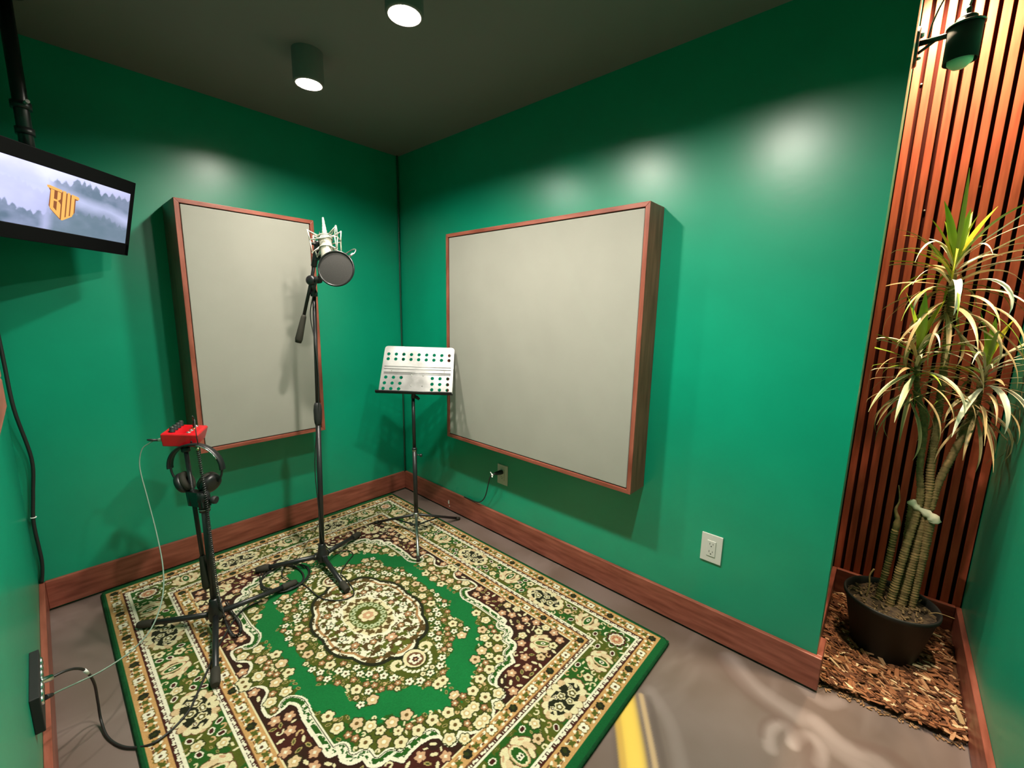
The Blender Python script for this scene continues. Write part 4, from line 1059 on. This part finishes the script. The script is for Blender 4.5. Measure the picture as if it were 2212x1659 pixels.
def leaf_mesh(name, leaves, parent):
    vs = []; fs = []; cl = []
    for (o, az, el, L, w, droop, col, tw_) in leaves:
        n = 12; pos = Vector(o); d_az = Vector((math.cos(az), math.sin(az), 0)); side = Vector((-math.sin(az), math.cos(az), 0))
        e = el; base = len(vs)
        for i in range(n+1):
            t = i/n
            d = d_az*math.cos(e) + Vector((0,0,1))*math.sin(e)
            nrm = (Vector((0,0,1))*math.cos(e) - d_az*math.sin(e))
            sd_ = (side*math.cos(tw_*t) + nrm*math.sin(tw_*t))
            ww = w*(.55+.9*t if t < .28 else (.80+.2)*(1-((t-.28)/.72)**2.2) if True else 0)*.5
            ww = max(ww, .0005)
            up = nrm*(ww*.35)
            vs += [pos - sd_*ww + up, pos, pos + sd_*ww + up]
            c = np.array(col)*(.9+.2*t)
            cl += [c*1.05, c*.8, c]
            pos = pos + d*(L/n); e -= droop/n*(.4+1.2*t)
        for i in range(n):
            a = base+i*3
            fs += [(a, a+1, a+4, a+3), (a+1, a+2, a+5, a+4)]
    for i, p in enumerate(vs):                       # keep the tips off the walls
        p.x = min(max(p.x, RE+.012), W-.012); p.y = min(p.y, ALC-.030)
    me = bpy.data.meshes.new(name); me.from_pydata([tuple(v) for v in vs], [], fs)
    me.polygons.foreach_set('use_smooth', [True]*len(fs)); me.update()
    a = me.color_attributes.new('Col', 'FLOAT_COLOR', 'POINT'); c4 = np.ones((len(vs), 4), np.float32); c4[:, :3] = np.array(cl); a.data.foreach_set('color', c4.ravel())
    me.materials.append(M_leafs)
    return link(name, me, parent)
DRY = (.55,.36,.17); PALE = (.62,.55,.36); GRN = (.22,.30,.03); YEL = (.50,.47,.03); TUFT = (.30,.42,.02)
def crown(c, n, Lr, seed, up_n, dry, lean=0, avoid=True):
    r = random.Random(seed); ls = []; c = Vector(c)
    for i in range(n):
        t = i/n; az = i*2.399 + r.uniform(-.3,.3); el = 1.05-1.75*t + r.uniform(-.25,.25)
        L = r.uniform(*Lr)*(1-.12*t); y = math.sin(az)
        if y > .35: L *= .62
        if math.cos(az) < -.5: L *= .80
        x = r.random()
        col = DRY if x < dry*t*1.5 else (PALE if x < .62 else (YEL if x < .70 else GRN))
        ls.append((c + Vector((0,0,.02-.20*t)), az, el, L, r.uniform(.0085,.0150), r.uniform(.7,2.3), col, r.uniform(-.9,.9)))
    for i in range(up_n):
        az = i*2*PI/up_n + .4; ls.append((c+Vector((0,0,.015)), az, 1.18+.22*r.random(), r.uniform(.17,.235), .029, .22, TUFT if i % 3 else YEL, .3))
    return ls
l1 = crown(topH, 74, (.26,.40), 4, 7, .9)
l1 += [(topH+Vector((0,-.005,.0)), -PI*.98, .60, .185, .020, .5, YEL, .2), (topH+Vector((0,0,-.01)), PI*1.02, .42, .23, .016, .7, YEL, .3), (topH+Vector((0,-.01,-.02)), -.35, .35, .34, .021, 1.3, (.72,.68,.58), .5),
       (topH+Vector((0,-.01,-.06)), -1.5, .35, .26, .022, 2.9, (.70,.66,.52), .2), (topH+Vector((0,-.01,-.08)), -.9, .5, .30, .022, 2.7, (.70,.64,.50), .3), (topH+Vector((0,-.01,-.07)), -2.2, .2, .22, .017, 2.4, PALE, .2), (topH+Vector((.0,0,.03)), -.4, .75, .33, .014, .1, (.72,.68,.62), .1)]
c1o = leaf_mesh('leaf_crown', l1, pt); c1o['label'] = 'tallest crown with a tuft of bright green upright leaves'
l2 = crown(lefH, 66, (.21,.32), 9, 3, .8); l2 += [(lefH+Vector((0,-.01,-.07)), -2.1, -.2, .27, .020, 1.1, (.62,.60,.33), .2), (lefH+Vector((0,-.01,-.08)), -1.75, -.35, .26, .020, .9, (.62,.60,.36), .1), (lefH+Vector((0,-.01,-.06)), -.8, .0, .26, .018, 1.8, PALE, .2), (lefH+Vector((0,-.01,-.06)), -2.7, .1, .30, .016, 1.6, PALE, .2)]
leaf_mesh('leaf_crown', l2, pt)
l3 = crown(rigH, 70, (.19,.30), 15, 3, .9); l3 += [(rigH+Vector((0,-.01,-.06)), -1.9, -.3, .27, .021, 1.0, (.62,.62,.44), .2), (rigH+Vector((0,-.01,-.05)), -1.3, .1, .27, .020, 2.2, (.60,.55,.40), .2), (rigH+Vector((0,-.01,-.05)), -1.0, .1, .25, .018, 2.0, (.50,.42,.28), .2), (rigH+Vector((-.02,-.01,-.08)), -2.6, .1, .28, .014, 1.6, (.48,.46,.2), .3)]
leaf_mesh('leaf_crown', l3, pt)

# ------------------------------------------------------------------ bark mulch
mlx0, mlx1 = AX+BT+.001, W-BT-.001
mx, my = np.meshgrid(np.linspace(mlx0, mlx1, 90), np.linspace(.03, ALC-.047, 150))
edge = .055 + .10*(mx-mlx0) + .025*fbm(mx*30, mx*0, 3) 
mz = .024*np.clip((my-edge)/.06, -.35, 1) + .012*(fbm(mx*45, my*45, 8)-.4)
mv = []; 
colm = np.array([.085,.036,.015])*(.4+1.2*fbm(mx*60, my*60, 13)[...,None])
me0 = grid_mesh('bark_mulch', mx, my, np.maximum(mz, -.004), colm, None) if False else None
vs = []; fs = []; cols = []
nyy, nxx = mx.shape
for j in range(nyy):
    for i in range(nxx): vs.append((mx[j,i], my[j,i], max(mz[j,i], -.004))); cols.append(colm[j,i])
for j in range(nyy-1):
    for i in range(nxx-1): a = j*nxx+i; fs.append((a, a+1, a+nxx+1, a+nxx))
r_ = random.Random(21)
def chip(c, L, w, h, R, col):
    b = len(vs); c = Vector(c)
    k1, k2 = r_.uniform(.3,1), r_.uniform(.5,1)
    for z in (-.5,.5):
        for x, y in ((-.5,-.5*k1),(-.2,-.5),(.5,-.5*k2),(.5,.45*k2),(.1,.5),(-.5,.5*k1)):
            vs.append(tuple(c + R @ Vector((x*L, y*w, z*h)))); cols.append(np.array(col)*(1 if z > 0 else .8))
    fs.append(tuple(b+k_ for k_ in reversed(range(6)))); fs.append(tuple(b+6+k_ for k_ in range(6)))
    for k_ in range(6): fs.append((b+k_, b+(k_+1) % 6, b+6+(k_+1) % 6, b+6+k_))
for i in range(1900):
    x = r_.uniform(mlx0+.012, mlx1-.012); y0 = .055+.10*(x-mlx0); y = y0 + (ALC-.06-y0)*r_.random()**1.15
    if math.hypot(x-pcx, y-pcy) < .108: continue
    g = r_.random(); col = (.27,.105,.045) if g < .42 else ((.42,.22,.11) if g < .58 else ((.10,.036,.016) if g < .95 else (.72,.52,.30)))
    L = r_.uniform(.014,.058)*(.8+.4*r_.random())
    chip((x, y, .021+.012*r_.random()+.004*min(1, (y-y0)/.05)), L, r_.uniform(.005,.014), r_.uniform(.002,.005), Matrix.Rotation(r_.uniform(-1.1,.5) if r_.random() < .75 else r_.random()*6, 3, 'Z') @ Matrix.Rotation(r_.uniform(-.35,.35), 3, 'Y') @ Matrix.Rotation(r_.uniform(-.5,.5), 3, 'X'), col)
for i in range(70):                                   # strays on the floor
    x = r_.uniform(mlx0, mlx1-.01); y = .055+.10*(x-mlx0) - .022*r_.random()
    chip((x, y, .004), r_.uniform(.006,.022), .004, .003, Matrix.Rotation(r_.random()*6, 3, 'Z'), (.36,.20,.10))
chip((2.935,.155,.055), .062, .020, .004, Matrix.Rotation(-.5, 3, 'Z') @ Matrix.Rotation(1.05, 3, 'Y'), (.78,.58,.30))
chip((2.90,.62,.05), .045, .012, .004, Matrix.Rotation(2.3, 3, 'Z') @ Matrix.Rotation(.4, 3, 'Y'), (.80,.64,.38))
me = bpy.data.meshes.new('bark_mulch'); me.from_pydata(vs, [], fs); me.update()
a = me.color_attributes.new('Col', 'FLOAT_COLOR', 'POINT'); c4 = np.ones((len(vs), 4), np.float32); c4[:, :3] = np.array(cols); a.data.foreach_set('color', c4.ravel())
me.materials.append(attr_mat('bark_mulch', .8, .2))
tag(link('bark_mulch', me), 'loose brown bark mulch covering the floor around the pot', 'mulch', None, 'stuff')

# ------------------------------------------------------------------ lamps, world, camera
def spot(name, loc, tgt, e, size, blend, rad, col):
    L = bpy.data.lights.new(name, 'SPOT'); L.energy = e; L.spot_size = math.radians(size); L.spot_blend = blend; L.shadow_soft_size = rad; L.color = col
    o = bpy.data.objects.new(name, L); C.objects.link(o); o.location = loc
    o.rotation_euler = (Vector(tgt)-Vector(loc)).to_track_quat('-Z', 'Y').to_euler(); return o
spot('alcove_lamp', (2.60,.55,2.64), (2.72,.70,1.4), 150, 150, .8, .03, (1,.76,.50))
spot('niche_fill_spot', (2.77,.10,2.76), (2.77,.18,0), 240, 43, .7, .035, (1,.84,.62))  # added unseen fill spot, narrowed to brighten leaves and mulch but spare the slats
w = bpy.data.worlds.new('world'); bpy.context.scene.world = w; w.use_nodes = True
w.node_tree.nodes['Background'].inputs[0].default_value = (.02,.02,.022,1); w.node_tree.nodes['Background'].inputs[1].default_value = .1
cam = bpy.data.cameras.new('camera'); cam.sensor_width = 36; cam.lens = 917.59/2212*36; cam.clip_start = .02
co = bpy.data.objects.new('camera', cam); C.objects.link(co)
r3 = Vector((.743294346,.668698881,.01884998)); u3 = Vector((-.12673665,.113095123,.985468069)); f3 = Vector((-.656849554,.734881827,-.168811621))
mw = Matrix((r3, u3, -f3)).transposed().to_4x4(); mw.translation = (2.618582,-1.73873932,1.34407943)
co.matrix_world = mw
s = bpy.context.scene; s.camera = co
s.view_settings.view_transform = 'Standard'; s.view_settings.look = 'None'; s.view_settings.exposure = .06; s.view_settings.gamma = 1; s.view_settings.use_curve_mapping = False
s.cycles.max_bounces = 8; s.cycles.diffuse_bounces = 3; s.cycles.sample_clamp_indirect = 6; s.cycles.use_denoising = True
